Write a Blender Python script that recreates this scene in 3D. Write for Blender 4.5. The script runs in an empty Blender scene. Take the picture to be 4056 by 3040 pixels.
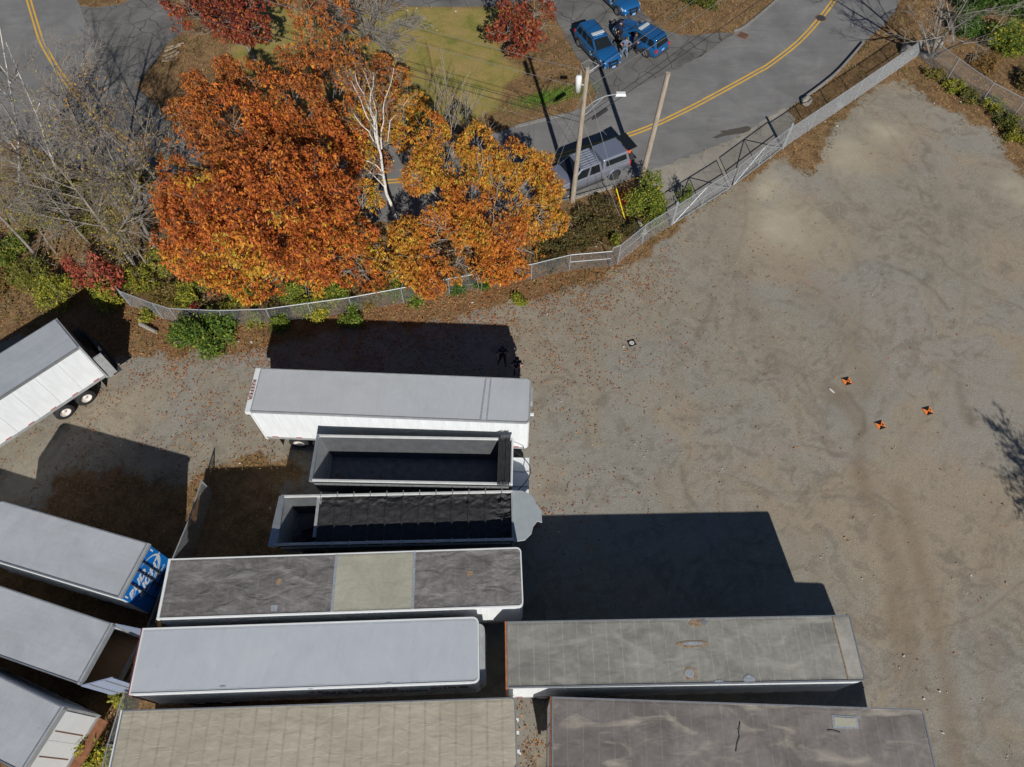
import bpy, bmesh, math, random
import numpy as np
from mathutils import Vector, Matrix, Euler
from mathutils.geometry import tessellate_polygon

# ---------------------------------------------------------------- camera, light
sc = bpy.context.scene
COL = sc.collection
FPX, CAMH = 2922.8, 36.0            # focal length in pixels of the 4056 px wide photo, drone height
cam = bpy.data.cameras.new("camera"); co = bpy.data.objects.new("camera", cam); COL.objects.link(co)
co.location = (0, 0, CAMH); co.rotation_euler = (math.radians(30), 0, 0)
cam.sensor_width = 36.0; cam.lens = 36.0 * FPX / 4056.0; cam.clip_start = 0.5; cam.clip_end = 1500
sc.camera = co
SUNV = Vector((0.27, -1.474, 1.0)).normalized()       # direction to the sun
ELEV = math.asin(SUNV.z); AZ = math.atan2(SUNV.x, SUNV.y)
w = bpy.data.worlds.new("World"); sc.world = w; w.use_nodes = True
nt = w.node_tree; bg = nt.nodes['Background']
sky = nt.nodes.new('ShaderNodeTexSky'); sky.sky_type = 'NISHITA'; sky.sun_disc = False
sky.air_density = .8; sky.dust_density = .1; sky.ozone_density = 4.0; sky.sun_elevation = ELEV; sky.sun_rotation = AZ
nt.links.new(sky.outputs[0], bg.inputs[0]); bg.inputs[1].default_value = 0.05
sun = bpy.data.lights.new("sun", 'SUN'); so = bpy.data.objects.new("sun", sun); COL.objects.link(so)
sun.energy = 5.0; sun.angle = math.radians(0.5); sun.color = (1.0, 0.96, 0.89)
so.rotation_euler = SUNV.to_track_quat('Z', 'Y').to_euler(); so.location = (0, -20, 60)
sc.view_settings.view_transform = 'Standard'; sc.view_settings.look = 'None'
sc.view_settings.exposure = -0.12; sc.view_settings.gamma = 1.0; sc.view_settings.use_curve_mapping = False
sc.cycles.use_denoising = True
sc.cycles.max_bounces = 5; sc.cycles.diffuse_bounces = 2; sc.cycles.transparent_max_bounces = 6

rnd = random.Random(7)
RNG = np.random.default_rng(7)
CT, ST = math.cos(math.pi/6), math.sin(math.pi/6)

def G(px, py, z=0.0):
    """surveyed place (metres) of a point of the photo lying at height z"""
    a = px - 2028.0; b = 1520.0 - py
    d = (a, CT*b + ST*FPX, ST*b - CT*FPX); t = (z - CAMH)/d[2]
    return (d[0]*t, d[1]*t)
def G3(px, py, z=0.0):
    x, y = G(px, py, z); return Vector((x, y, z))

# ---------------------------------------------------------------- materials
MATS = {}
class NT:
    def __init__(s, name):
        s.m = bpy.data.materials.new(name); s.m.use_nodes = True; s.t = s.m.node_tree
        s.b = s.t.nodes['Principled BSDF']; s.out = s.t.nodes['Material Output']
        s.tc = s.t.nodes.new('ShaderNodeTexCoord')
    def n(s, typ, ins=None, **kw):
        x = s.t.nodes.new(typ)
        for k, v in kw.items(): setattr(x, k, v)
        if ins:
            for k, v in ins.items(): s.set(x, k, v)
        return x
    def set(s, node, k, v):
        i = node.inputs[k]
        if isinstance(v, bpy.types.NodeSocket): s.t.links.new(v, i)
        elif isinstance(v, bpy.types.Node): s.t.links.new(v.outputs[0], i)
        else:
            if isinstance(v, (tuple, list)) and len(v) == 3 and len(i.default_value) == 4: v = (*v, 1)
            i.default_value = v
    def noise(s, scale, detail=4, rough=.6, dist=0, vec=None):
        x = s.n('ShaderNodeTexNoise'); x.inputs['Scale'].default_value = scale
        x.inputs['Detail'].default_value = detail; x.inputs['Roughness'].default_value = rough
        x.inputs['Distortion'].default_value = dist
        s.t.links.new(vec or s.tc.outputs['Object'], x.inputs['Vector']); return x.outputs[0]
    def ramp(s, v, stops):
        x = s.n('ShaderNodeValToRGB'); s.t.links.new(v, x.inputs[0]); r = x.color_ramp
        while len(r.elements) < len(stops): r.elements.new(.5)
        for e, (p, c) in zip(r.elements, stops):
            e.position = p; e.color = (*c, 1) if not isinstance(c, (int, float)) else (c, c, c, 1)
        return x.outputs[0]
    def mix(s, f, a, b, mode='MIX'):
        x = s.n('ShaderNodeMix', data_type='RGBA', blend_type=mode)
        for k, v in ((0, f), (6, a), (7, b)): s.set(x, k, v)
        return x.outputs[2]
    def math(s, op, a, b=0.0, c=0.0):
        x = s.n('ShaderNodeMath', operation=op); s.set(x, 0, a); s.set(x, 1, b); s.set(x, 2, c); return x.outputs[0]
    def mapping(s, scale, loc=(0, 0, 0), rot=(0, 0, 0), src='Object'):
        x = s.n('ShaderNodeMapping'); x.inputs['Scale'].default_value = scale; x.inputs['Location'].default_value = loc
        x.inputs['Rotation'].default_value = rot
        s.t.links.new(s.tc.outputs[src], x.inputs[0]); return x.outputs[0]
    def bump(s, h, strength=.3, dist=.02):
        x = s.n('ShaderNodeBump'); x.inputs['Strength'].default_value = strength; x.inputs['Distance'].default_value = dist
        s.t.links.new(h, x.inputs['Height']); s.t.links.new(x.outputs[0], s.b.inputs['Normal'])
    def done(s, color=None, rough=.8, metal=0.0, spec=.3):
        if color is not None: s.set(s.b, 'Base Color', color)
        s.set(s.b, 'Roughness', rough); s.set(s.b, 'Metallic', metal); s.b.inputs['Specular IOR Level'].default_value = spec
        return s.m

def flat(name, c, rough=.6, metal=0.0, spec=.4, var=.12, scale=6, coat=0.0, bump=0.0):
    if name in MATS: return MATS[name]
    s = NT(name); v = s.noise(scale, 5, .65)
    lo = tuple(x*(1-var) for x in c); hi = tuple(min(1, x*(1+var)) for x in c)
    col = s.ramp(v, [(.3, lo), (.7, hi)])
    if bump: s.bump(s.noise(scale*4, 4), bump, .01)
    m = s.done(col, rough, metal, spec)
    if coat: s.b.inputs['Coat Weight'].default_value = coat; s.b.inputs['Coat Roughness'].default_value = .05
    MATS[name] = m; return m

def leaf_mat(name, trans=.25, rough=.6):
    if name in MATS: return MATS[name]
    s = NT(name); a = s.n('ShaderNodeAttribute', attribute_name='Col')
    s.set(s.b, 'Base Color', a.outputs[0]); s.b.inputs['Roughness'].default_value = rough
    s.b.inputs['Specular IOR Level'].default_value = .25
    tr = s.n('ShaderNodeBsdfTranslucent'); s.t.links.new(a.outputs[0], tr.inputs[0])
    mx = s.n('ShaderNodeMixShader'); mx.inputs[0].default_value = trans
    s.t.links.new(s.b.outputs[0], mx.inputs[1]); s.t.links.new(tr.outputs[0], mx.inputs[2]); s.t.links.new(mx.outputs[0], s.out.inputs[0])
    MATS[name] = s.m; return s.m

M_LEAF = leaf_mat('leaf'); M_LITTER = leaf_mat('fallen_leaf', .05, .8)
M_WHITE = flat('white_paint', (.72, .74, .74), .45, var=.06, scale=1.5)
M_PANEL = None
M_BLACK = flat('black_rubber', (.022, .022, .024), .75)
M_DARK = flat('dark_steel', (.05, .052, .056), .6)
M_ALU = flat('aluminium', (.55, .57, .58), .38, .75, var=.15, scale=4)
M_ALU2 = flat('dull_aluminium', (.42, .44, .45), .5, .35, var=.15, scale=3)
M_GALV = flat('galvanised', (.34, .36, .38), .5, .3, var=.15, scale=9)
M_RIM = flat('white_rim', (.62, .58, .54), .5, var=.25, scale=8)
M_RUST = flat('rust', (.24, .10, .05), .85, var=.35, scale=7)
M_RED = flat('red_lens', (.5, .03, .02), .25)
M_REFW = flat('white_reflector', (.75, .75, .72), .3)
M_GLASS = flat('dark_glass', (.012, .016, .018), .06, spec=.6)
M_WOOD = None

def wood_mat(name, a, b, sc_=(14, 14, .7)):
    s = NT(name); v = s.noise(2.0, 6, .7, vec=s.mapping(sc_))
    c = s.ramp(v, [(.3, a), (.55, tuple((x+y)/2 for x, y in zip(a, b))), (.75, b)])
    s.bump(v, .5, .02); return s.done(c, .85)
M_POLE = wood_mat('weathered_pole', (.20, .16, .12), (.56, .49, .40))
M_PLANK = wood_mat('brown_boards', (.30, .17, .09), (.46, .28, .16), (.6, 9, 9))
M_BARK = wood_mat('grey_bark', (.13, .115, .10), (.36, .33, .30), (5, 5, 2))
M_BARKL = wood_mat('pale_twig_bark', (.17, .15, .13), (.42, .385, .345), (5, 5, 2))
M_TWIG = wood_mat('grey_brown_twig_bark', (.19, .155, .13), (.40, .34, .285), (5, 5, 2))
def birch_mat():
    s = NT('birch_bark'); v = s.noise(3, 4, .7, vec=s.mapping((2, 2, 7)))
    c = s.ramp(v, [(.34, (.07, .06, .055)), (.42, (.62, .59, .55)), (.8, (.78, .76, .72))])
    return s.done(c, .7)
M_BIRCH = birch_mat()

# ---------------------------------------------------------------- mesh building
def link(o, parent=None):
    COL.objects.link(o)
    if parent is not None: o.parent = parent
    return o
def tag(o, label=None, cat=None, group=None, kind=None):
    if label: o['label'] = label
    if cat: o['category'] = cat
    if group: o['group'] = group
    if kind: o['kind'] = kind
    return o
def empty(name, loc, rz, label, cat, group=None):
    o = bpy.data.objects.new(name, None); o.empty_display_size = .3
    o.location = loc; o.rotation_euler = (0, 0, rz); link(o); return tag(o, label, cat, group)

class MB:
    def __init__(s): s.v = []; s.f = []; s.mi = []; s.cur = 0
    def add(s, vs, fs):
        b = len(s.v); s.v += [tuple(p) for p in vs]
        for f in fs: s.f.append([b+i for i in f]); s.mi.append(s.cur)
    def box(s, c, d, rot=None):
        x, y, z = d[0]/2, d[1]/2, d[2]/2
        vs = [Vector((i*x, j*y, k*z)) for i in (-1, 1) for j in (-1, 1) for k in (-1, 1)]
        if rot is not None:
            R = Euler(rot).to_matrix() if not isinstance(rot, Matrix) else rot
            vs = [R @ v for v in vs]
        c = Vector(c); s.add([v+c for v in vs], [(0, 1, 3, 2), (4, 6, 7, 5), (0, 4, 5, 1), (2, 3, 7, 6), (0, 2, 6, 4), (1, 5, 7, 3)]); return s
    def hexa(s, bot, top):
        n = len(bot); s.add(list(bot)+list(top), [tuple(reversed(range(n))), tuple(range(n, 2*n))] + [(i, (i+1) % n, n+(i+1) % n, n+i) for i in range(n)]); return s
    def prism(s, pts, z0, z1):
        return s.hexa([(x, y, z0) for x, y in pts], [(x, y, z1) for x, y in pts])
    def tube(s, p0, p1, r0, r1=None, n=8, cap=True):
        p0, p1 = Vector(p0), Vector(p1); r1 = r0 if r1 is None else r1
        d = (p1-p0)
        if d.length < 1e-6: return s
        d.normalize(); u = d.orthogonal().normalized(); v = d.cross(u); vs = []
        for p, r in ((p0, r0), (p1, r1)):
            for k in range(n):
                a = 2*math.pi*k/n; vs.append(p + (u*math.cos(a)+v*math.sin(a))*r)
        fs = [(k, (k+1) % n, n+(k+1) % n, n+k) for k in range(n)]
        if cap: fs += [tuple(reversed(range(n))), tuple(range(n, 2*n))]
        s.add(vs, fs); return s
    def path(s, pts, r, n=6):
        for a, b in zip(pts[:-1], pts[1:]): s.tube(a, b, r, r, n)
        return s
    def lathe(s, prof, axis_o, axis_d, n=20):
        o = Vector(axis_o); d = Vector(axis_d).normalized(); u = d.orthogonal().normalized(); v = d.cross(u); vs = []; m = len(prof)
        for k in range(n):
            a = 2*math.pi*k/n; e = u*math.cos(a)+v*math.sin(a)
            for (h, r) in prof: vs.append(o + d*h + e*r)
        fs = [(k*m+i, ((k+1) % n)*m+i, ((k+1) % n)*m+i+1, k*m+i+1) for k in range(n) for i in range(m-1)]
        s.add(vs, fs); return s
    def build(s, name, mats, parent=None, smooth=False, bevel=0.0):
        me = bpy.data.meshes.new(name); me.from_pydata(s.v, [], s.f)
        if not isinstance(mats, (list, tuple)): mats = [mats]
        for m in mats: me.materials.append(m)
        if len(mats) > 1: me.polygons.foreach_set('material_index', s.mi)
        if smooth: me.polygons.foreach_set('use_smooth', [True]*len(me.polygons))
        me.update(); o = bpy.data.objects.new(name, me); link(o, parent)
        if bevel:
            b = o.modifiers.new('b', 'BEVEL'); b.width = bevel; b.segments = 2; b.limit_method = 'ANGLE'
        return o

def np_mesh(name, V, F, mat, parent=None, col=None, smooth=False):
    """V (n,3) array, F (m,4) quads, col (m,3) per-face colour"""
    me = bpy.data.meshes.new(name); n, m = len(V), len(F); k = F.shape[1]
    me.vertices.add(n); me.vertices.foreach_set('co', np.asarray(V, np.float32).ravel())
    me.loops.add(m*k); me.loops.foreach_set('vertex_index', F.astype(np.int32).ravel())
    me.polygons.add(m); me.polygons.foreach_set('loop_start', np.arange(0, m*k, k, dtype=np.int32))
    me.polygons.foreach_set('loop_total', np.full(m, k, dtype=np.int32))
    if smooth: me.polygons.foreach_set('use_smooth', np.ones(m, bool))
    me.materials.append(mat); me.update(calc_edges=True)
    if col is not None:
        a = me.color_attributes.new('Col', 'FLOAT_COLOR', 'CORNER')
        c = np.ones((m, k, 4), np.float32); c[:, :, :3] = col[:, None, :]; a.data.foreach_set('color', c.ravel())
    me.validate(); o = bpy.data.objects.new(name, me); return link(o, parent)

def copy_tree(o, parent=None):
    c = o.copy(); COL.objects.link(c); c.parent = parent
    for ch in list(o.children): copy_tree(ch, c)
    return c

# value noise on numpy arrays
_T = {}
def vnoise(x, y, seed=0):
    if seed not in _T: _T[seed] = np.random.default_rng(seed+100).random((256, 256))
    T = _T[seed]; xi = np.floor(x).astype(int); yi = np.floor(y).astype(int); fx = x-xi; fy = y-yi
    fx = fx*fx*(3-2*fx); fy = fy*fy*(3-2*fy); g = lambda i, j: T[(xi+i) % 256, (yi+j) % 256]
    return (g(0, 0)*(1-fx)+g(1, 0)*fx)*(1-fy) + (g(0, 1)*(1-fx)+g(1, 1)*fx)*fy
def fnoise(x, y, seed=0, o=4):
    s = 0; a = 1; t = 0
    for k in range(o): s = s + a*vnoise(x*2**k+17*k, y*2**k+31*k, seed+k); t += a; a *= .55
    return s/t
def pdist(X, Y, poly):
    """signed distance (positive inside) of points to a polygon"""
    P = np.array(poly); d = np.full(X.shape, 1e9); ins = np.zeros(X.shape, bool)
    for (x1, y1), (x2, y2) in zip(P, np.roll(P, -1, 0)):
        ex, ey = x2-x1, y2-y1; L = ex*ex+ey*ey+1e-12
        t = np.clip(((X-x1)*ex+(Y-y1)*ey)/L, 0, 1); d = np.minimum(d, np.hypot(X-x1-t*ex, Y-y1-t*ey))
        c = ((y1 > Y) != (y2 > Y)); xin = x1 + (Y-y1)/(y2-y1+1e-12)*ex; ins ^= c & (X < xin)
    return np.where(ins, d, -d)
def sstep(a, b, x):
    t = np.clip((x-a)/(b-a), 0, 1); return t*t*(3-2*t)
def WP(pts): return [G(x, y) for x, y in pts]

# ---------------------------------------------------------------- outlines of the ground (read off the photo)
FENCE_W = [(440, 1140), (520, 1215), (646, 1262), (711, 1282), (900, 1290), (1080, 1284), (1400, 1240), (1600, 1203), (1781, 1167), (2104, 1110), (2254, 1073), (2415, 1059)]
FENCE_M = [(2415, 1059), (2445, 1048), (2542, 968), (2659, 896)]
GATE = [(2659, 896), (2895, 745), (3100, 589)]
FENCE_N = [(3100, 589), (3304, 452), (3463, 343), (3632, 225)]
FENCE_E = [(3632, 225), (3750, 317), (3883, 412), (4003, 476), (4230, 640)]
GRAVEL = WP([(-500, 1350), (150, 1330), (430, 1420), (560, 1400), (760, 1420), (1000, 1395), (1250, 1330), (1500, 1290), (1800, 1260), (2100, 1190), (2330, 1130), (2450, 1075), (2560, 985), (2660, 910), (2740, 850), (2895, 750), (3080, 610),
    (3150, 640), (3200, 700), (3270, 590), (3364, 430), (3483, 352), (3573, 330), (3652, 392), (3811, 450), (3830, 500), (3900, 490), (4000, 630), (4056, 690), (4400, 900), (4400, 3300), (1300, 3300),
    (1300, 2300), (1120, 2150), (1130, 1950), (1230, 1880), (1180, 1810), (850, 1825), (760, 1900), (300, 1850), (150, 2000), (-100, 2010), (-500, 1900)])
YARD = WP([(-900, 1100), (300, 1100)] + FENCE_W + FENCE_M[1:] + GATE[1:] + FENCE_N[1:] + FENCE_E[1:] + [(4600, 900), (4600, 3400), (-900, 3400)])
LAWN = WP([(1400, 60), (1620, 30), (1945, 26), (2040, 24), (1960, 130), (1990, 230), (2100, 275), (2010, 330), (1960, 440), (1500, 600), (1000, 500), (900, 300), (960, 60), (1050, 20)])
ROADN = [(2043, 500), (2232, 454), (2434, 379), (2652, 285), (2796, 208), (2956, 100), (3075, 0), (3200, -110), (3330, -260)]
CENTRE = [(60, -160), (100, -40), (118, 15), (136, 75), (163, 160), (196, 223), (241, 295), (332, 413), (420, 500), (560, 590), (760, 665), (1000, 710), (1300, 727), (1600, 716), (1850, 690), (2130, 640), (2193, 625), (2449, 548), (2579, 502), (2724, 434), (2869, 357), (3000, 285), (3045, 259), (3155, 174), (3239, 85), (3304, 0), (3400, -150)]

# ground sheet with soft masks
gx = np.concatenate([np.arange(-52, -30, .4), np.arange(-30, 36, .11), np.arange(36, 52.1, .4)]); gy = np.concatenate([np.arange(-5, 0, .4), np.arange(0, 50, .11), np.arange(50, 66.1, .3)])
X, Y = np.meshgrid(gx, gy)
wob = (fnoise(X*.5, Y*.5, 3)-.5)*2.2 + (fnoise(X*2.3, Y*2.3, 9)-.5)*.9
m_gravel = sstep(-.25, .25, pdist(X, Y, GRAVEL) + wob)
m_lawn = sstep(-.4, .4, pdist(X, Y, LAWN) + wob*.4)
tracks = np.zeros_like(X)
for poly, wd, st in [([(3330, 1560), (3420, 1700), (3400, 1850), (3450, 1990), (3560, 2250), (3600, 2500), (3620, 2800), (3640, 3040)], .55, .8),
                     ([(3560, 1950), (3650, 2250), (3720, 2500), (3760, 2800), (3790, 3040)], .5, .9), ([(3450, 1950), (3520, 2150), (3540, 2450), (3600, 2950)], .35, .7),
                     ([(2950, 760), (3050, 930), (3150, 1100), (3330, 1250), (3420, 1500)], 1.3, .45), ([(2840, 800), (2900, 1000), (3000, 1300), (3120, 1500)], .8, .35),
                     ([(3950, 2000), (3900, 2400), (3950, 3040)], .5, .35), ([(3180, 1540), (3290, 1760), (3420, 1700), (3430, 1560)], .2, .5)]:
    pw = [G(*p) for p in poly]; d = np.full(X.shape, 1e9)
    for (x1, y1), (x2, y2) in zip(pw[:-1], pw[1:]):
        ex, ey = x2-x1, y2-y1; t = np.clip(((X-x1)*ex+(Y-y1)*ey)/(ex*ex+ey*ey), 0, 1); d = np.minimum(d, np.hypot(X-x1-t*ex, Y-y1-t*ey))
    tracks = np.maximum(tracks, st*np.exp(-(d/wd)**2)*(.35+.9*fnoise(X*1.1, Y*.7, 21)))
gxy = [G(3100, 900), G(3050, 750), G(3350, 620), G(3500, 520), G(4040, 760)]
pale = np.zeros_like(X)
for (cx, cy), r in zip(gxy, (2.6, 1.6, 1.8, 1.3, 1.6)): pale = np.maximum(pale, np.exp(-((X-cx)**2+(Y-cy)**2)/r**2)*(.2+1.1*fnoise(X*.9, Y*.9, 31)))
# broad scuffs, grey patches and curving tyre marks of the yard
wx = X+2.2*(fnoise(X*.35, Y*.35, 301)-.5)*2; wy = Y+2.2*(fnoise(X*.35+9, Y*.35, 305)-.5)*2
def aniso(a, fx, fy, seed): 
    c_, s_ = math.cos(a), math.sin(a); return fnoise((wx*c_+wy*s_)*fx, (-wx*s_+wy*c_)*fy, seed, 5)
m_grey = sstep(.47, .64, fnoise(wx*.22, wy*.22, 311, 5))*.9
m_warm = sstep(.46, .66, fnoise(wx*.16+5, wy*.2, 321, 5) + .10*sstep(2, 14, X) - .05)
m_dark = sstep(.55, .72, aniso(-.45, .9, 2.6, 331))*sstep(.40, .60, fnoise(X*.3, Y*.3, 337))
m_dark = np.maximum(m_dark, .8*sstep(.57, .72, aniso(.6, 1.5, 3.6, 341))*sstep(.45, .62, fnoise(X*.25+3, Y*.25, 347)))
m_dark = np.maximum(m_dark, .7*sstep(.62, .74, fnoise(wx*1.6, wy*1.6, 351, 4)))
m_mark = np.zeros_like(X); ra = random.Random(5)
for k in range(46):
    cx_, cy_ = ra.uniform(-4, 34), ra.uniform(-6, 44); rad = ra.uniform(6, 26); a0 = ra.uniform(-math.pi, math.pi); sp_ = ra.uniform(.35, 1.1); am = ra.uniform(.08, .32)
    d0 = np.hypot(X-cx_, Y-cy_); an = np.arctan2(Y-cy_, X-cx_); da = np.abs((an-a0+np.pi) % (2*np.pi)-np.pi); fade = 1-sstep(sp_*.6, sp_, da)
    for off in (0, 1.9): m_mark = np.maximum(m_mark, am*fade*np.exp(-((d0-rad-off)/.15)**2)*(.3+1.0*fnoise(X*1.3, Y*1.3, 361+k)))
for pts_, wd_, st_ in (([(3480, 1040), (3600, 1080), (3700, 1150), (3760, 1230)], .14, .8), ([(3640, 900), (3720, 960)], .14, .8), ([(3180, 1480), (3280, 1700)], .1, .6), ([(3360, 1560), (3420, 1640), (3425, 1700), (3390, 1740)], .16, .8), ([(3250, 1730), (3290, 1790), (3330, 1800)], .1, .8), ([(3800, 1520), (3820, 1640), (3850, 1680)], .3, .6), ([(2700, 1850), (2720, 1960), (2760, 2010)], .14, .8),
                       ([(2340, 2420), (2800, 2010)], .0, 0), ([(3700, 2500), (3900, 2430), (4056, 2300)], .06, .6), ([(2900, 1940), (3200, 1955), (3380, 1930)], .1, .4), ([(2830, 1180), (2760, 1350), (2700, 1400)], .2, .5)):
    if wd_ <= 0: continue
    pw = [G(*p) for p in pts_]
    for (x1, y1), (x2, y2) in zip(pw[:-1], pw[1:]):
        ex, ey = x2-x1, y2-y1; t = np.clip(((X-x1)*ex+(Y-y1)*ey)/(ex*ex+ey*ey), 0, 1); m_mark = np.maximum(m_mark, st_*np.exp(-(np.hypot(X-x1-t*ex, Y-y1-t*ey)/wd_)**2)*(.4+.9*fnoise(X*2.5, Y*2.5, 371)))
hgt = (fnoise(X*.35, Y*.35, 41)-.5)*.05
hgt = np.where(pdist(X, Y, YARD) > 0, hgt, -.02)*.5
V = np.stack([X, Y, hgt-.03], -1).reshape(-1, 3); ny, nx = X.shape
I = (np.arange(ny-1)[:, None]*nx + np.arange(nx-1)[None, :]).ravel()
F = np.stack([I, I+1, I+nx+1, I+nx], -1)

def ground_mat():
    s = NT('ground_dirt'); A = lambda n: s.n('ShaderNodeAttribute', attribute_name=n).outputs['Fac']
    big = s.noise(.28, 5, .6, .4); mid = s.noise(1.1, 7, .74, .9); fine = s.noise(11, 5, .75); grit = s.noise(48, 3, .7)
    g = s.ramp(mid, [(.30, (.238, .210, .163)), (.50, (.278, .248, .196)), (.72, (.322, .290, .230))])
    g = s.mix(s.math('MULTIPLY', A('warm'), .6), g, (.335, .272, .198))
    g = s.mix(s.math('MULTIPLY', A('grey'), .62), g, (.275, .270, .250))
    g = s.mix(s.math('MULTIPLY', A('dark'), .62), g, (.175, .152, .122))
    sp = s.noise(5.5, 6, .8, 1.0); g = s.mix(s.ramp(sp, [(.56, 0.0), (.68, .55)]), g, (.20, .178, .148)); g = s.mix(s.ramp(sp, [(.30, .5), (.42, 0.0)]), g, (.41, .38, .32))
    g = s.mix(.5, g, s.ramp(fine, [(.25, .3), (.5, .5), (.8, .72)]), 'OVERLAY')
    vf = s.noise(95, 2, .6); g = s.mix(.5, g, s.ramp(vf, [(.3, .2), (.7, .82)]), 'OVERLAY')
    g = s.mix(.6, g, s.ramp(grit, [(.25, .22), (.5, .5), (.75, .8)]), 'OVERLAY')
    g = s.mix(s.math('MULTIPLY', A('track'), .75), g, (.215, .162, .112)); g = s.mix(A('pale'), g, (.44, .385, .29))
    g = s.mix(s.math('MULTIPLY', A('mark'), .8), g, (.165, .135, .10))
    d = s.ramp(mid, [(.25, (.09, .06, .034)), (.45, (.18, .11, .055)), (.6, (.27, .17, .085)), (.78, (.16, .14, .06))])
    d = s.mix(.7, d, s.ramp(fine, [(.25, .2), (.5, .5), (.8, .8)]), 'OVERLAY')
    l = s.ramp(s.noise(.55, 5, .7), [(.3, (.17, .18, .04)), (.5, (.29, .235, .075)), (.7, (.36, .25, .11))])
    l = s.mix(.7, l, s.ramp(fine, [(.25, .25), (.5, .5), (.8, .75)]), 'OVERLAY')
    c = s.mix(A('lawn'), d, l); c = s.mix(A('gravel'), c, g)
    h = s.math('ADD', s.math('MULTIPLY', mid, 1.5), s.math('ADD', fine, s.math('MULTIPLY', grit, .5)))
    s.bump(h, .35, .05); return s.done(c, .95, spec=.15)
gm = ground_mat()
ground = np_mesh('ground', V, F, gm, smooth=True); ground['kind'] = 'structure'
for nme, arr in (('gravel', m_gravel), ('lawn', m_lawn), ('track', np.clip(tracks, 0, 1)), ('pale', np.clip(pale, 0, 1)), ('grey', m_grey), ('warm', m_warm), ('dark', np.clip(m_dark, 0, 1)), ('mark', np.clip(m_mark, 0, 1))):
    a = ground.data.attributes.new(nme, 'FLOAT', 'POINT'); a.data.foreach_set('value', arr.astype(np.float32).ravel())
b = MB(); b.add([(-500, -450, -.09), (500, -450, -.09), (500, 600, -.09), (-500, 600, -.09)], [(0, 1, 2, 3)])
tag(b.build('terrain', gm), kind='structure')

def sheet(name, pts, z, mat, jit=.0, step=.5, parent=None, seed=1):
    P = []; r = random.Random(seed)
    for (x1, y1), (x2, y2) in zip(pts, pts[1:]+pts[:1]):
        L = math.hypot(x2-x1, y2-y1); n = max(1, int(L/step)) if jit else 1
        for k in range(n):
            t = k/n; j = 0 if k == 0 and not jit else jit
            P.append(Vector((x1+(x2-x1)*t+r.uniform(-j, j), y1+(y2-y1)*t+r.uniform(-j, j), z)))
    tris = tessellate_polygon([P]); b = MB(); b.add(P, [t for t in tris])
    o = b.build(name, mat, parent); bm = bmesh.new(); bm.from_mesh(o.data); bmesh.ops.recalc_face_normals(bm, faces=bm.faces)
    if bm.faces and sum(f.normal.z for f in bm.faces) < 0: bmesh.ops.reverse_faces(bm, faces=bm.faces)
    bm.to_mesh(o.data); bm.free(); return o

def asphalt(name, base, crack=.0, patch=.3):
    s = NT(name); a = s.noise(.5, 5, .6, .5); f = s.noise(14, 4, .8); g = s.noise(60, 2, .6)
    c = s.ramp(a, [(.3, tuple(x*(1-patch) for x in base)), (.7, tuple(x*(1+patch) for x in base))])
    c = s.mix(.45, c, s.ramp(f, [(.3, .35), (.7, .65)]), 'OVERLAY'); c = s.mix(.35, c, s.ramp(g, [(.3, .3), (.7, .7)]), 'OVERLAY')
    st = s.noise(1.4, 5, .7, 1, vec=s.mapping((.25, 1.3, 1), rot=(0, 0, -.45)))
    c = s.mix(s.ramp(st, [(.5, 0.0), (.75, .35)]), c, tuple(x*1.6 for x in base))
    pt = s.noise(.22, 3, .5, .6, vec=s.mapping((1, 1, 1), loc=(4, 9, 0))); c = s.mix(s.ramp(pt, [(.50, 0.0), (.56, .3)]), c, tuple(x*.75 for x in base))
    oil = s.noise(1.9, 4, .7, .5, vec=s.mapping((1, 1, 1), loc=(31, 2, 0))); c = s.mix(s.ramp(oil, [(.64, 0.0), (.72, .5)]), c, tuple(x*.5 for x in base))
    if crack:
        v = s.n('ShaderNodeTexVoronoi', feature='DISTANCE_TO_EDGE'); v.inputs['Scale'].default_value = .75
        w_ = s.n('ShaderNodeMix', data_type='RGBA'); s.set(w_, 0, .25); s.t.links.new(s.tc.outputs['Object'], w_.inputs[6])
        nn = s.n('ShaderNodeTexNoise'); nn.inputs['Scale'].default_value = 1.3; s.t.links.new(s.tc.outputs['Object'], nn.inputs[0]); s.t.links.new(nn.outputs['Color'], w_.inputs[7])
        s.t.links.new(w_.outputs[2], v.inputs['Vector'])
        c = s.mix(s.ramp(v.outputs['Distance'], [(0.0, crack), (.022, 0.0)]), c, (.03, .03, .03))
    s.bump(f, .3, .01); return s.done(c, .85, spec=.25)
M_ROAD = asphalt('road_asphalt', (.195, .192, .188), 0, .18)
M_DRIVE = asphalt('old_asphalt', (.155, .150, .142), .8, .35)
M_APRON = asphalt('dusty_asphalt', (.29, .265, .225), .3, .2)
def line_mat():
    s = NT('yellow_line_paint'); v = s.noise(9, 6, .8); b_ = s.noise(1.1, 3); c = s.ramp(v, [(.34, (.20, .18, .15)), (.44, (.70, .41, .055)), (.8, (.78, .47, .07))])
    return s.done(s.mix(s.ramp(b_, [(.35, .35), (.6, 0.0)]), c, (.32, .24, .13)), .75)
M_YEL = line_mat()
M_CONC = flat('kerb_concrete', (.24, .23, .215), .85, var=.25, scale=4, bump=.3)

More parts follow.
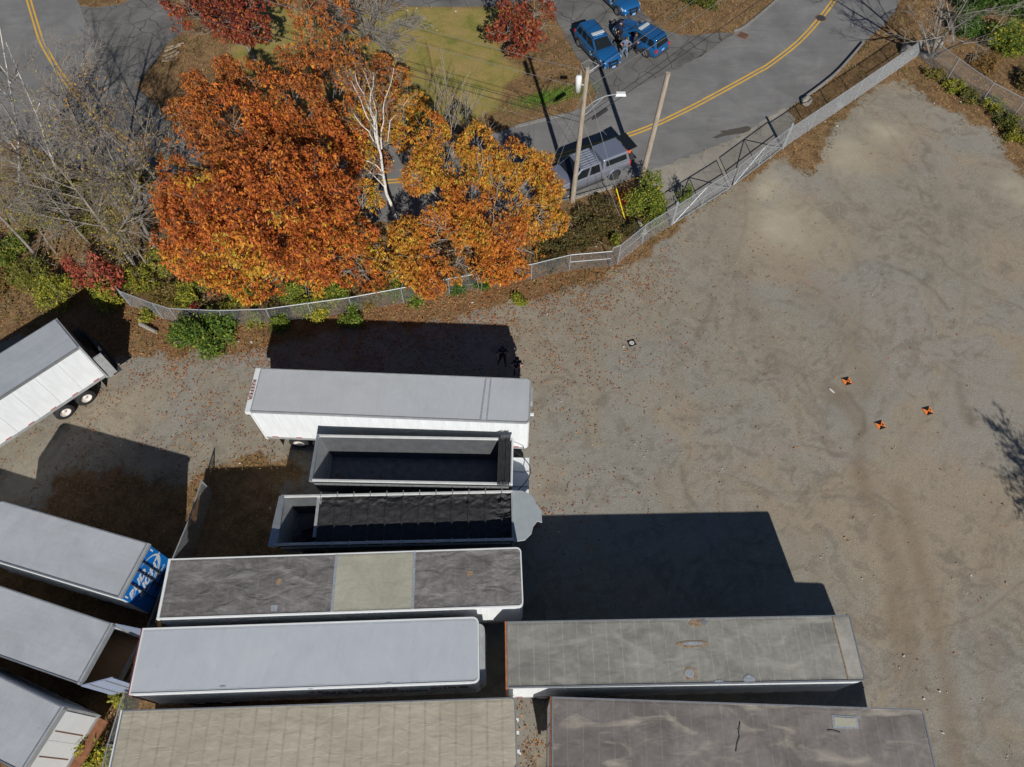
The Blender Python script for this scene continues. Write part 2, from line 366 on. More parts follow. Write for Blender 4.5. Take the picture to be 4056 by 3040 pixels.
def ribbon_pts(pts, samples=12):
    P = [Vector((*G(*p), 0)) for p in pts]; out = []
    for i in range(len(P)-1):
        a = P[max(i-1, 0)]; b_ = P[i]; c = P[i+1]; d = P[min(i+2, len(P)-1)]
        for k in range(samples):
            t = k/samples; out.append(.5*((2*b_)+(-a+c)*t+(2*a-5*b_+4*c-d)*t*t+(-a+3*b_-3*c+d)*t**3))
    out.append(P[-1]); return out
def ribbon(name, pts, o0, o1, z, mat, parent=None):
    b = MB(); vs = []; n = len(pts)
    for i, p in enumerate(pts):
        t = (pts[min(i+1, n-1)]-pts[max(i-1, 0)]).normalized(); nn = Vector((-t.y, t.x, 0))
        vs += [p+nn*o0+Vector((0, 0, z)), p+nn*o1+Vector((0, 0, z))]
    b.add(vs, [(2*i, 2*i+2, 2*i+3, 2*i+1) for i in range(n-1)]); return b.build(name, mat, parent)

CP = ribbon_pts(CENTRE, 6)
# the road: a sheet whose edges follow the photo
edgeS = [(2040, 860), (2280, 782), (2420, 742), (2520, 700), (2700, 640), (2900, 560), (3120, 436), (3170, 400), (3254, 340), (3324, 280), (3418, 173), (3493, 109), (3543, 50), (3575, -30), (3660, -260)]
edgeN = ROADN[::-1] + [(1900, 545), (1600, 575), (1300, 590), (1050, 585), (860, 560), (686, 500), (600, 400), (537, 343), (616, 244), (661, 179), (721, 129), (721, 40), (651, 0), (640, -60), (527, -10), (487, 15), (430, 25), (373, 32), (318, 25), (298, -10), (240, -260), (-200, -260), (-600, 200)]
edgeW = [(-600, 620), (100, 560), (300, 680), (520, 800), (760, 840), (1100, 880), (1500, 880), (1800, 880)]
road = sheet('road', WP(edgeS[::-1] + edgeW[::-1] + edgeN[::-1]) if False else WP(edgeS + edgeN + edgeW), .004, M_ROAD, .05, .6); road['kind'] = 'structure'
drive = sheet('driveway', WP([(2110, -60), (2150, 0), (2193, 63), (2227, 120), (2275, 207), (2314, 270), (2357, 372), (2352, 418), (2434, 382), (2652, 289), (2796, 212), (2902, 130), (2820, 132), (2753, 142), (2695, 141), (2651, 127), (2593, 93), (2550, 53), (2521, 0), (2500, -60)]), .009, M_DRIVE, .06, .5); drive['kind'] = 'structure'
park = sheet('parking_pavement', WP([(1380, -90), (1600, 26), (1700, 28), (1945, 27), (2100, 14), (2160, -90)]), .005, M_DRIVE, .05, .6); park['kind'] = 'structure'
side = sheet('side_pavement', WP([(318, 27), (373, 34), (430, 27), (487, 17), (540, -12), (651, 0), (719, 40), (719, 129), (659, 179), (614, 244), (535, 343), (598, 402), (686, 500), (640, 590), (540, 560), (470, 420), (400, 250), (350, 120)]), .009, M_DRIVE, .04, .6); side['kind'] = 'structure'
apron = sheet('gate_pavement', WP([(2530, 690), (2700, 632), (2900, 552), (3105, 430), (3150, 470), (3110, 580), (2895, 742), (2680, 880), (2600, 800)]), .010, M_APRON, .12, .4); apron['kind'] = 'structure'
for o0, o1 in ((.07, .21), (-.21, -.07)): tag(ribbon('yellow_line', CP, o0, o1, .013, M_YEL, road))
def kerb(name, pts, wd, h, label=None):
    P = ribbon_pts(pts, 3); b = MB(); n = len(P); vs = []
    for i, p in enumerate(P):
        t = (P[min(i+1, n-1)]-P[max(i-1, 0)]).normalized(); nn = Vector((-t.y, t.x, 0))
        vs += [p+nn*wd/2+Vector((0, 0, -.05)), p+nn*wd/2+Vector((0, 0, h)), p-nn*wd/2+Vector((0, 0, h)), p-nn*wd/2+Vector((0, 0, -.05))]
    b.add(vs, [(4*i+k, 4*i+4+k, 4*i+5+k, 4*i+1+k) for i in range(n-1) for k in range(3)] + [(0, 1, 2, 3), (4*n-4, 4*n-1, 4*n-2, 4*n-3)])
    return b.build(name, M_CONC)
for pts, wd, h in (([(3172, 402), (3254, 342), (3324, 282), (3418, 175)], .10, .24), ([(2276, 786), (2350, 764), (2422, 744)], .16, .14), ([(2040, 503), (2140, 478), (2232, 456)], .25, .05), ([(2906, 124), (2956, 102), (3075, 2), (3200, -110)], .16, .07)):
    kerb('kerb', pts, wd, h)['kind'] = 'structure'
# damp stain and small marks on the road surface
M_STAIN = flat('damp_stain', (.09, .078, .065), .6)
sheet('wet_stain', WP([(2820, 547), (2845, 535), (2862, 527), (2850, 522), (2880, 517), (2900, 512), (2930, 507), (2960, 500), (2975, 508), (2968, 520), (2940, 530), (2900, 535), (2870, 540), (2840, 549)]), .016, M_STAIN, .03, .15, road)

# ---------------------------------------------------------------- fences
def chain_link(a, b_, h, parent, sp=.085, wr=.0033, z0=.04):
    a, b_ = Vector(a), Vector(b_); L = (b_-a).length; u = (b_-a)/L; up = Vector((0, 0, 1)); nrm = u.cross(up)
    V = []; Fq = []; H = h-z0
    starts = np.arange(-H, L, sp)
    for dirn in (0, 1):
        for s0 in starts:
            s1 = s0+H; t0 = max(0, (0-s0)/H); t1 = min(1, (L-s0)/H)
            if t1 <= t0: continue
            if dirn == 0: p, q = (s0+H*t0, z0+H*t0), (s0+H*t1, z0+H*t1)
            else: p, q = (s0+H*t0, z0+H*(1-t0)), (s0+H*t1, z0+H*(1-t1))
            P0 = a+u*p[0]+up*p[1]+nrm*(.006*(1-2*dirn)); P1 = a+u*q[0]+up*q[1]+nrm*(.006*(1-2*dirn))
            d = (P1-P0)
            if d.length < .02: continue
            d.normalize(); e1 = d.cross(nrm).normalized()*wr; e2 = nrm*wr; k = len(V)
            for P in (P0, P1): V += [P+e1-e2*.6, P-e1-e2*.6, P+e2*1.2]
            Fq += [(k, k+1, k+4, k+3), (k+1, k+2, k+5, k+4), (k+2, k, k+3, k+5)]
    o = np_mesh('chain_link', np.array([tuple(v) for v in V]), np.array(Fq), M_GALV, parent); o['kind'] = 'stuff'; return o
def fence(name, pts, h, label, post_sp=3.0, group=None, sp=.085, midrail=()):
    P = [Vector((*G(*p), 0)) for p in pts]; o = P[0].copy()
    root = empty(name, o, 0, label, 'fence', group)
    posts = []
    for i, (a, b_) in enumerate(zip(P[:-1], P[1:])):
        a, b_ = a-o, b_-o; L = (b_-a).length; n = max(1, round(L/post_sp))
        for k in range(n + (1 if i == len(P)-2 else 0)): posts.append(a+(b_-a)*k/n)
        MB().tube(a+Vector((0, 0, h)), b_+Vector((0, 0, h)), .03, n=6).build('top_rail', M_GALV, root)
        if i in midrail: MB().tube(a+Vector((0, 0, h*.55)), b_+Vector((0, 0, h*.55)), .022, n=6).build('brace_rail', M_GALV, root)
        if L > .3: chain_link(a, b_, h+.05, root, sp)
    pm = MB().tube((0, 0, 0), (0, 0, h+.04), .035, n=8).build('post', M_GALV, root)
    for k, p in enumerate(posts):
        q = pm if k == 0 else pm.copy()
        if k: COL.objects.link(q); q.parent = root
        q.location = p
    return root
fence('chain_link_fence', FENCE_W, 1.5, 'long chain link fence below the orange trees, partly grown over with green shrubs', midrail=(10,))
fence('chain_link_fence', FENCE_M, 1.8, 'short bent stretch of chain link fence between the corner post and the gate', 1.9, midrail=(1, 2))
fence('chain_link_fence', FENCE_N, 1.75, 'dense pale chain link fence running from the gate up to the boulder corner', 2.9, sp=.05, midrail=(2,))
fence('chain_link_fence', FENCE_E, 1.75, 'chain link fence falling away from the boulder corner toward the right edge', 3.2, midrail=(0,))
fence('chain_link_fence', [(845, 1955), (800, 2100), (735, 2260), (560, 2760), (500, 2960), (470, 3100)], 1.7, 'chain link fence between the blue-ended trailer and the open topped dump trailers', 2.6)
# gate of two leaves
ga, gc, gb = [Vector((*G(*p), 0)) for p in GATE]
def gate_leaf(a, b_, h, label):
    root = empty('swing_gate', a, 0, label, 'gate', 'leaves of the yard gate'); d = b_-a; L = d.length; u = d/L; Z = Vector((0, 0, 1))
    z0, z1 = .12, h
    for nme, p, q in (('bottom_rail', Z*z0, d+Z*z0), ('top_rail', Z*z1, d+Z*z1), ('mid_rail', Z*(z0+z1)/2, d+Z*(z0+z1)/2), ('stile', Z*z0, Z*z1), ('stile', d+Z*z0, d+Z*z1),
                      ('stile', d*.5+Z*z0, d*.5+Z*z1), ('brace', Z*z0, d*.5+Z*z1), ('brace', d+Z*z0, d*.5+Z*z1)):
        MB().tube(p, q, .032, n=6).build(nme, M_GALV, root)
    chain_link(Vector((0, 0, 0)), d, h, root, .1, z0=.12); return root
gate_leaf(ga+(gc-ga)*.02, ga+(gc-ga)*.97, 1.8, 'galvanised gate leaf nearest the green bush, with diagonal brace')
gate_leaf(gb+(gc-gb)*.02, gb+(gc-gb)*.97, 1.85, 'galvanised gate leaf hinged on the post beside the dense pale fence')
for p, l in ((ga, 'thick capped steel gate post by the green bush'), (gb, 'thick capped steel gate post at the dense pale fence')):
    b = MB().tube((0, 0, 0), (0, 0, 2.1), .085, n=12); b.lathe([(2.1, .10), (2.16, .08), (2.19, 0.0)], (0, 0, 0), (0, 0, 1), 12)
    o = b.build('gate_post', M_GALV); o.location = p; tag(o, l, 'gate post')

# ---------------------------------------------------------------- trailers
def roof_mat(name, lo, hi, line=None, line_amt=.0, pitch=.61, fold=.0, swoosh=None, grime=.2, rough=.55, metal=0.0, sc_=.8, folddir=.5, fine=.3, lw=.022, fsc=(.55, 2.2, 1)):
    s = NT(name); n1 = s.noise(sc_, 6, .65, .8); n2 = s.noise(7, 5, .75); n3 = s.noise(.35, 3, .5, 1.2)
    c = s.ramp(n1, [(.3, lo), (.7, hi)])
    c = s.mix(s.ramp(n3, [(.42, 0.0), (.62, grime)]), c, tuple(x*.72 for x in lo))
    c = s.mix(fine, c, s.ramp(n2, [(.25, .3), (.5, .5), (.8, .75)]), 'OVERLAY')
    wob = s.noise(.8, 2)
    sep = s.n('ShaderNodeSeparateXYZ'); s.t.links.new(s.tc.outputs['Object'], sep.inputs[0])
    c = s.mix(s.ramp(s.noise(6, 3, .6, .5), [(.68, 0.0), (.74, .5)]), c, tuple(x*.6 for x in lo))
    ed = s.math('ADD', s.math('ABSOLUTE', sep.outputs[1]), s.math('MULTIPLY', s.noise(2.2, 5, .7), .22))
    c = s.mix(s.ramp(ed, [(.0, 0.0), (.5, 0.0), (1.0, 0.0)]) if False else s.math('MULTIPLY', s.math('GREATER_THAN', ed, 1.26), .38), c, tuple(x*.62 for x in lo))
    xx = s.math('ADD', sep.outputs[0], s.math('MULTIPLY', wob, .10))
    if line is not None:
        pp = s.math('PINGPONG', xx, pitch/2); m = s.math('MULTIPLY', s.math('LESS_THAN', pp, lw), s.ramp(s.noise(1.7, 4, .7, 0, vec=s.mapping((1, 1.6, 1))), [(.35, .1), (.65, line_amt)]))
        c = s.mix(m, c, line)
    if swoosh is not None:
        z = s.noise(.75, 3, .5, 1.5, vec=s.mapping((.55, 1.5, 1), rot=(0, 0, .55)))
        c = s.mix(s.ramp(z, [(.55, 0.0), (.72, .75)]), c, swoosh)
    h = n2
    if fold:
        fo = s.n('ShaderNodeTexNoise'); fo.inputs['Scale'].default_value = 1.0; fo.inputs['Detail'].default_value = 2; fo.inputs['Distortion'].default_value = .6
        s.t.links.new(s.mapping(fsc, rot=(0, 0, folddir)), fo.inputs[0])
        h = s.math('ADD', s.math('MULTIPLY', fo.outputs[0], 10*fold), s.math('ADD', s.math('MULTIPLY', s.math('PINGPONG', xx, pitch/2), 4*fold), s.math('MULTIPLY', n2, fine)))
    s.bump(h, .45, .03); return s.done(c, rough, metal, .35)
R_LIGHT = roof_mat('light_roof', (.44, .47, .515), (.50, .53, .57), grime=.06, fold=.20, rough=.42, sc_=.4, fine=.04, folddir=1.05, fsc=(2.0, .5, 1))
R_LIGHT2 = roof_mat('pale_grey_roof', (.43, .45, .47), (.48, .50, .52), (.37, .39, .41), .3, grime=.12, fold=.03, rough=.5, sc_=.9, fine=.06)
R_LIGHT3 = roof_mat('dulled_light_roof', (.37, .39, .415), (.45, .47, .50), (.33, .35, .37), .35, grime=.1, fold=.05, rough=.5, sc_=.7, fine=.06, folddir=0, fsc=(.4, 3, 1))
R_GREY = roof_mat('dusty_grey_roof', (.33, .355, .39), (.40, .425, .46), grime=.1, fold=.12, rough=.5, folddir=1.4, fine=.05)
R_TAN = roof_mat('tan_fibreglass_roof', (.38, .345, .27), (.46, .42, .335), (.28, .25, .20), .7, fold=.22, grime=.3, sc_=1.1, fine=.12, lw=.045, folddir=.25, fsc=(1.3, 3.0, 1))
R_DARK = roof_mat('weathered_dark_roof', (.13, .12, .118), (.24, .225, .22), (.32, .31, .29), .14, fold=.7, grime=.55, sc_=1.9, folddir=.9, fine=.3, fsc=(1.2, 2.2, 1), swoosh=(.27, .26, .255))
R_STONE = roof_mat('stained_grey_roof', (.20, .195, .175), (.33, .32, .285), (.44, .43, .40), .55, fold=.4, grime=.4, sc_=.9, fine=.25, fsc=(.8, 1.3, 1), lw=.016, swoosh=(.35, .34, .30))
R_PURP = roof_mat('mauve_grey_roof', (.152, .132, .122), (.258, .234, .218), (.38, .35, .33), .3, fold=.3, swoosh=(.40, .36, .30), grime=.5, sc_=.8, fine=.25, fsc=(1.0, 1.5, 1), lw=.016)
M_TANPATCH = roof_mat('tan_patch', (.33, .32, .25), (.43, .42, .335), fold=.1, grime=.2)
M_SEAL = flat('silver_sealant', (.34, .37, .41), .5, .2, var=.3, scale=14, bump=.5)
M_RUSTP = flat('rust_stained_patch', (.27, .195, .125), .8, var=.5, scale=8, bump=.6)
M_REDRAIL = flat('maroon_paint', (.20, .045, .04), .5, var=.25)
M_ORANGE = flat('orange_rail_paint', (.50, .16, .04), .55, var=.3)
M_BLUEP = flat('deep_blue_paint', (.008, .19, .62), .3, var=.15, scale=2, coat=.3)
M_LBLUE = flat('light_blue_print', (.35, .65, .85), .4)
def panel_mat(name, c):
    s = NT(name); z = s.noise(.8, 4, .7, .3, vec=s.mapping((2.2, 1, .3))); d = s.noise(.9, 4)
    k = s.ramp(z, [(.35, tuple(x*.86 for x in c)), (.6, c)]); k = s.mix(s.ramp(d, [(.5, 0.0), (.8, .25)]), k, tuple(x*.7 for x in c))
    return s.done(k, .4, 0, .4)
P_WHITE = panel_mat('white_panel', (.80, .83, .85)); P_GREY = panel_mat('grey_panel', (.45, .47, .50)); P_NAVY = panel_mat('blue_grey_panel', (.26, .31, .42))

def rounded(x0, x1, w2, rf, rr=0.0, seg=5):
    pts = []
    for cx, cy, r, a0 in ((x1, -w2, rf, -90), (x1, w2, rf, 0), (x0, w2, rr, 90), (x0, -w2, rr, 180)):
        if r <= .005: pts.append((cx, cy)); continue
        ox = cx - r*(1 if cx > 0 else -1); oy = cy - r*(1 if cy > 0 else -1)
        for k in range(seg+1):
            a = math.radians(a0+90*k/seg); pts.append((ox+r*math.cos(a), oy+r*math.sin(a)))
    return pts
def wheel(parent, x, y, r=.52, wd=.28, out=1, name='wheel', rim=None):
    rim = rim or M_RIM
    o = out; c = (x, y, r)
    w_ = MB().lathe([(-wd/2*o, r*.55), (-wd/2*o, r*.9), (-wd*.36*o, r), (wd*.36*o, r), (wd/2*o, r*.92), (wd/2*o, r*.56)], c, (0, 1, 0), 22).build(name, M_BLACK, parent, True)
    rm = MB().lathe([(wd*.42*o, r*.57), (wd*.40*o, r*.50), (wd*.05*o, r*.42), (.0, r*.2), (wd*.2*o, r*.17), (wd*.22*o, 0.001)], c, (0, 1, 0), 20).build('rim', rim, w_, True)
    return w_
def trailer(label, cx, cy, ang, L, W, roofmat, side=None, zr=4.1, zb=1.15, rf=.0, rr=0.0, rail=None, reartail=None, tandem=2, tx=-1.0, group='semi trailers parked in the yard', panel=1.22, open_rear=False, band=True, name='semi_trailer', core=None, frontrail=None, wheels=True, rearmat=None, rods=True):
    """local +x is the front of the trailer"""
    side = side or P_WHITE; rail = rail or M_ALU
    root = empty(name, (cx, cy, 0), ang, label, 'trailer', group)
    hw = W/2; x0, x1 = -L/2, L/2
    out = rounded(x0, x1, hw-.02, rf, rr)
    if not open_rear:
        MB().prism(out, zb, zr-.02).build('body', core or side, root)
    else:
        b = MB(); t = .05
        b.box((0, hw-.02-t/2, (zb+zr)/2), (L, t, zr-zb-.04)); b.box((0, -hw+.02+t/2, (zb+zr)/2), (L, t, zr-zb-.04)); b.box((x1-t/2, 0, (zb+zr)/2), (t, W-.15, zr-zb-.05))
        b.build('body', core or side, root)
        MB().box((0, 0, zb+.03), (L-.02, W-.16, .06)).build('floor_boards', M_PLANK, root)
    rp = MB().prism(rounded(x0+.03, x1-.03, hw-.05, max(0, rf-.03), max(0, rr-.03)), zr-.06 if open_rear else zr-.03, zr).build('roof', roofmat, root)
    # top rail: a low lip all round
    o2 = rounded(x0, x1, hw, rf, rr); i2 = rounded(x0+.055, x1-.055, hw-.055, max(.001, rf-.055) if rf > .005 else 0, max(.001, rr-.055) if rr > .005 else 0)
    n = len(o2); b = MB(); vs = [(x, y, zr-.13) for x, y in o2]+[(x, y, zr+.022) for x, y in o2]+[(x, y, zr+.022) for x, y in i2]+[(x, y, zr-.01) for x, y in i2]
    fs = [(k*n+i, k*n+(i+1) % n, (k+1)*n+(i+1) % n, (k+1)*n+i) for k in range(3) for i in range(n)]; b.add(vs, fs)
    b.build('top_rail', rail, root)
    np_ = max(1, round((L-rf-rr-.2)/panel)); pw = (L-rf-rr-.16)/np_
    me = None
    for sy in (1, -1):
        for k in range(np_):
            xc = x0+.08+rr+pw*(k+.5)
            if me is None:
                p = MB().box((0, 0, 0), (pw-.012, .012, zr-zb-.34)).build('side_panel', side, root); me = p.data
            else: p = bpy.data.objects.new('side_panel', me); link(p, root)
            p.location = (xc, sy*(hw-.012), (zb+zr)/2+.03)
    for sy in (1, -1): MB().box(((x0+x1)/2-rf/2, sy*(hw-.01), zb+.10), (L-rf-.02, .05, .2)).build('bottom_rail', M_ALU2, root)
    if band:
        me = None; k = 0; x = x0+.5
        while x < x1-.5:
            for sy in (1, -1):
                q = MB().box((0, 0, 0), (.30, .01, .05)).build('reflector', M_RED, root) if me is None else link(bpy.data.objects.new('reflector', me), root)
                me = q.data; q.location = (x, sy*(hw+.022), zb+.24)
            x += 1.25
    # rear frame and doors
    if reartail is not None:
        b = MB(); fm = reartail
        b.box((x0-.02, 0, zr-.16), (.10, W+.03, .30)); b.box((x0-.02, hw-.04, (zb+zr)/2), (.10, .1, zr-zb)); b.box((x0-.02, -hw+.04, (zb+zr)/2), (.10, .1, zr-zb)); b.box((x0-.02, 0, zb-.02), (.12, W, .2))
        b.build('rear_frame', fm, root)
        if not open_rear:
            for sy in (1, -1):
                d = MB().box((x0-.045, sy*(W-.25)/4, (zb+zr)/2-.08), (.05, (W-.27)/2, zr-zb-.5)).build('rear_door', rearmat or side, root)
                if rods: MB().tube((x0-.085, sy*.35, zb+.15), (x0-.085, sy*.35, zr-.4), .018, n=6).build('lock_rod', M_GALV, d)
    # running gear
    MB().box((x0+2.2, 0, zb-.14), (4.2, 1.0, .26)).build('slider_frame', M_DARK, root)
    if wheels:
        for k in range(tandem):
            xx = x0+1.5+1.25*k+max(0, tx+1)
            ax = MB().tube((xx, -W/2+.3, .52), (xx, W/2-.3, .52), .07, n=8).build('axle', M_DARK, root)
            for sy in (1, -1):
                for dy in (0, .32): wheel(root, xx, sy*(hw-.17-dy), out=sy)
        for sy in (1, -1): MB().box((x0+.6, sy*(hw-.35), .62), (.02, .6, .75)).build('mud_flap', M_BLACK, root)
    for sy in (1, -1):
        b = MB(); b.box((x1-2.6, sy*.85, .68), (.12, .12, .95)); b.box((x1-2.6, sy*.85, .12), (.3, .3, .24)); b.build('landing_leg', M_DARK, root)
    return root
def patch(root, pts, z, mat, name='roof_patch', th=.012, label=None):
    o = MB().prism(pts, z-.002, z+th).build(name, mat, root)
    if label: o['label'] = label
    return o
def loc(root, px, py, z):
    """photo point at height z in the thing's own frame"""
    x, y = G(px, py, z); a = root.rotation_euler[2]; dx, dy = x-root.location[0], y-root.location[1]
    return (dx*math.cos(a)+dy*math.sin(a), -dx*math.sin(a)+dy*math.cos(a))
def fitq(q, z=4.1, w=None):
    P = [Vector(G(*p, z)) for p in q]; d = ((P[1]-P[0])+(P[2]-P[3])).normalized(); c = sum(P, Vector((0, 0)))/4
    L = ((P[1]-P[0]).length+(P[2]-P[3]).length)/2; W = w or ((P[3]-P[0]).length+(P[2]-P[1]).length)/2
    return c.x, c.y, math.atan2(d.y, d.x), L, W

# white reefer nearest the orange trees
cx, cy, a, L, W = fitq([(1040, 1460.5), (2101, 1501.7), (2092, 1677), (990.8, 1631.8)])
t1 = trailer('long white trailer with pale grey roof, parked nearest the leaf-strewn fence', cx, cy, a, L+.1, W, R_LIGHT2, rf=.22, rail=M_ALU2, reartail=M_WHITE)
h1 = L/2+.05
x_ = loc(t1, 1922, 1580, 4.1)[0]
for dx, nm in ((-.11, 0), (.13, 0)): pass
patch(t1, [(x_-.2, -W/2+.06), (x_+.18, -W/2+.06), (x_+.25, W/2-.06), (x_-.08, W/2-.06)], 4.1, M_SEAL, 'roof_seam', label='thick silver sealant seam across the roof')
patch(t1, [(x_-.12, -W/2+.06), (x_+.1, -W/2+.06), (x_+.17, W/2-.06), (x_+.0, W/2-.06)], 4.112, R_LIGHT2, 'roof_seam')
MB().box((h1+.12, -.35, 3.3), (.18, .12, .1)).build('marker_light', M_WHITE, t1); MB().box((h1+.07, .5, 3.6), (.1, .8, .5)).build('vent_box', M_ALU2, t1)
hd = MB().box((-h1-.16, 0, 3.95), (.22, W+.02, .26)).build('rear_header', M_WHITE, t1)
def text(body, size, loc_, rot, mat, parent, name='lettering', bold=.0, shear=0.0, sx=1.0, ext=.004):
    cu = bpy.data.curves.new(name, 'FONT'); cu.body = body; cu.size = size; cu.align_x = 'CENTER'; cu.align_y = 'CENTER'
    cu.extrude = ext; cu.offset = bold; cu.shear = shear; o = bpy.data.objects.new(name, cu); link(o)
    dg = bpy.context.evaluated_depsgraph_get(); me = bpy.data.meshes.new_from_object(o.evaluated_get(dg)); bpy.data.objects.remove(o)
    me.materials.clear(); me.materials.append(mat); q = bpy.data.objects.new(name, me); link(q, parent)
    q.location = loc_; q.rotation_euler = rot; q.scale = (sx, 1, 1); return q
text('REEFER', .24, (-h1-.17, 0, 4.086), (0, 0, -math.pi/2), M_REDRAIL, t1, bold=.006, sx=1.55)
MB().box((-h1-.275, 0, 3.95), (.012, W, .24)).build('header_edge', M_REDRAIL, t1)

# grey and tan roofed trailer in the middle
cx, cy, a, L, W = fitq([(676.8, 2217), (2066, 2167.3), (2071.7, 2404), (621.7, 2451)], w=2.58)
tc = trailer('white sided trailer whose dark grey roof has a wide tan middle section', cx, cy, a, L, W, R_DARK, rf=.22, reartail=M_WHITE, rail=M_WHITE)
xa = loc(tc, 1323, 2355, 4.1)[0]; xb = loc(tc, 1634, 2340, 4.1)[0]
patch(tc, [(xa, -W/2+.08), (xb, -W/2+.08), (xb, W/2-.08), (xa, W/2-.08)], 4.1, M_TANPATCH, 'roof_section', label='tan middle section of the roof')
for xx in (xa-.03, xb+.03): patch(tc, [(xx-.06, -W/2+.06), (xx+.05, -W/2+.06), (xx+.06, W/2-.06), (xx-.05, W/2-.06)], 4.1, M_SEAL, 'roof_seam', .03)
def blob(cx, cy, rx, ry, n=11, j=.22, seed=1):
    r = random.Random(seed); return [(cx+rx*(1+r.uniform(-j, j))*math.cos(2*math.pi*k/n), cy+ry*(1+r.uniform(-j, j))*math.sin(2*math.pi*k/n)) for k in range(n)]
for i, (px, py, sx, sy, m) in enumerate([(1105, 2304, .13, .12, M_RUSTP), (1861, 2273, .12, .12, M_RUSTP), (1086, 2409, .13, .13, M_SEAL)]):
    x, y = loc(tc, px, py, 4.1); patch(tc, [(x-sx, y-sy), (x+sx, y-sy), (x+sx, y+sy), (x-sx, y+sy)] if i else blob(x, y, .14, .14), 4.1, m)

# light blue grey roofed trailer
cx, cy, a, L, W = fitq([(567, 2492), (1895, 2440), (1900, 2707.5), (509.7, 2751)], w=2.6)
td = trailer('trailer with smooth light blue-grey roof and maroon rear edge, third row from the bottom', cx, cy, a, L, W, R_LIGHT, P_WHITE, rf=.26, reartail=M_REDRAIL, rail=M_WHITE)
MB().prism([(x+L/2+.0, y) for x, y in rounded(-.3, .22, W/2-.12, .25, 0)], 1.5, 3.3).build('nose_fairing', M_ALU2, td)
for tx_, px_, body, mat, sz in ((-1.0, 1400, 'TRUCK PROS', M_REDRAIL, .42), (2.6, 1780, 'CIRB', M_REDRAIL, .5)):
    text(body, sz, (loc(td, px_, 2740, 3)[0], -W/2-.03, 3.1), (math.pi/2, 0, 0), mat, td, bold=.01, sx=1.5)
text('TRANSPORTATION', .36, (loc(td, 1480, 2740, 3)[0], -W/2-.03, 2.6), (math.pi/2, 0, 0), M_DARK, td, bold=.01, sx=1.4)
for px, py in ((1543, 2707), (1230, 2727), (880, 2720)): x, y = loc(td, px, py, 4.1); patch(td, blob(x, y, .13, .035, seed=px), 4.1, M_SEAL)

# tan roof trailer at the bottom
P1, P2 = Vector(G(484.8, 2814.4, 4.1)), Vector(G(2042, 2762, 4.1)); d = (P2-P1).normalized(); L = (P2-P1).length; W = 2.6
c = (P1+P2)/2 + Vector((d.y, -d.x))*W/2
te = trailer('trailer with quilted tan roof crossed by regular ribs, lowest on the left of the gap', c.x, c.y, math.atan2(d.y, d.x), L, W, R_TAN, rf=.22, reartail=M_WHITE, rail=M_ALU)
for k, yy in enumerate((-.6, .1, .6)): MB().box((L/2+.05, yy, 3.2-.3*k), (.12, .12, .12)).build('marker_light', M_WHITE, te)

# right hand pair
cx, cy, a, L, W = fitq([(2005, 2458), (3369, 2439), (3426, 2695), (2011, 2732)], w=2.62)
r1 = trailer('trailer with stained grey roof, rusty patches and an orange rear rail', cx, cy, a, L, W, R_STONE, rf=.12, reartail=M_ORANGE, rail=M_ALU)
x_ = loc(r1, 3330, 2560, 4.1)[0]
patch(r1, [(x_, -W/2+.08), (L/2-.07, -W/2+.08), (L/2-.07, W/2-.08), (x_-.06, W/2-.08)], 4.1, roof_mat('pale_front_roof', (.28, .265, .235), (.42, .405, .365), grime=.5), 'roof_section', label='paler front section of the roof')
patch(r1, [(x_-.03, -W/2+.07), (x_+.02, -W/2+.07), (x_-.04, W/2-.07), (x_-.09, W/2-.07)], 4.112, M_RUSTP, 'roof_seam', .015)
for i, (px, py, rx, ry, m, n) in enumerate([(2760, 2467, .33, .18, M_RUSTP, 9), (2789, 2467, .15, .15, M_ALU, 4), (2740, 2553, .68, .14, M_RUSTP, 13), (2745, 2550, .45, .07, M_SEAL, 13), (2733, 2668, .32, .26, M_RUSTP, 9), (2733, 2668, .2, .18, M_SEAL, 7), (2848, 2703, .2, .1, M_SEAL, 8), (2967, 2692, .24, .17, M_SEAL, 8)]):
    x, y = loc(r1, px, py, 4.1); patch(r1, blob(x, y, rx, ry, n, .22 if n > 4 else 0, i+3), 4.1+.006*(i % 2), m)
P1, P2 = Vector(G(2186.5, 2760, 4.1)), Vector(G(3655, 2810, 4.1)); d = (P2-P1).normalized(); L = (P2-P1).length; W = 2.6
c = (P1+P2)/2 + Vector((d.y, -d.x))*W/2
r2 = trailer('trailer with mauve-grey streaked roof, framed repair patch and a fallen twig', c.x, c.y, math.atan2(d.y, d.x), L, W, R_PURP, rf=.2, reartail=M_RUST, rail=M_ALU)
x, y = loc(r2, 3347, 2861, 4.1); patch(r2, [(x-.52, y-.24), (x+.5, y-.22), (x+.52, y+.22), (x-.5, y+.24)], 4.1, M_SEAL); patch(r2, [(x-.44, y-.16), (x+.42, y-.15), (x+.44, y+.15), (x-.42, y+.17)], 4.113, M_TANPATCH)
x, y = loc(r2, 2205, 2962, 4.1)
bt = MB().path([G3(2932, 2862, 4.13), G3(2927, 2900, 4.15), G3(2929, 2918, 4.13), G3(2920, 2950, 4.14), G3(2915, 2980, 4.13)], .014).tube(G3(2927, 2900, 4.15), G3(2922, 2890, 4.13), .01).build('twig', M_DARK); tag(bt, 'long dark twig lying across the mauve-grey roof', 'twig')
bt = MB().path([G3(3278, 2896, 4.13), G3(3300, 2898, 4.15), G3(3330, 2904, 4.13)], .012).build('twig', M_DARK); tag(bt, 'short dark twig below the framed patch on the mauve-grey roof', 'twig')

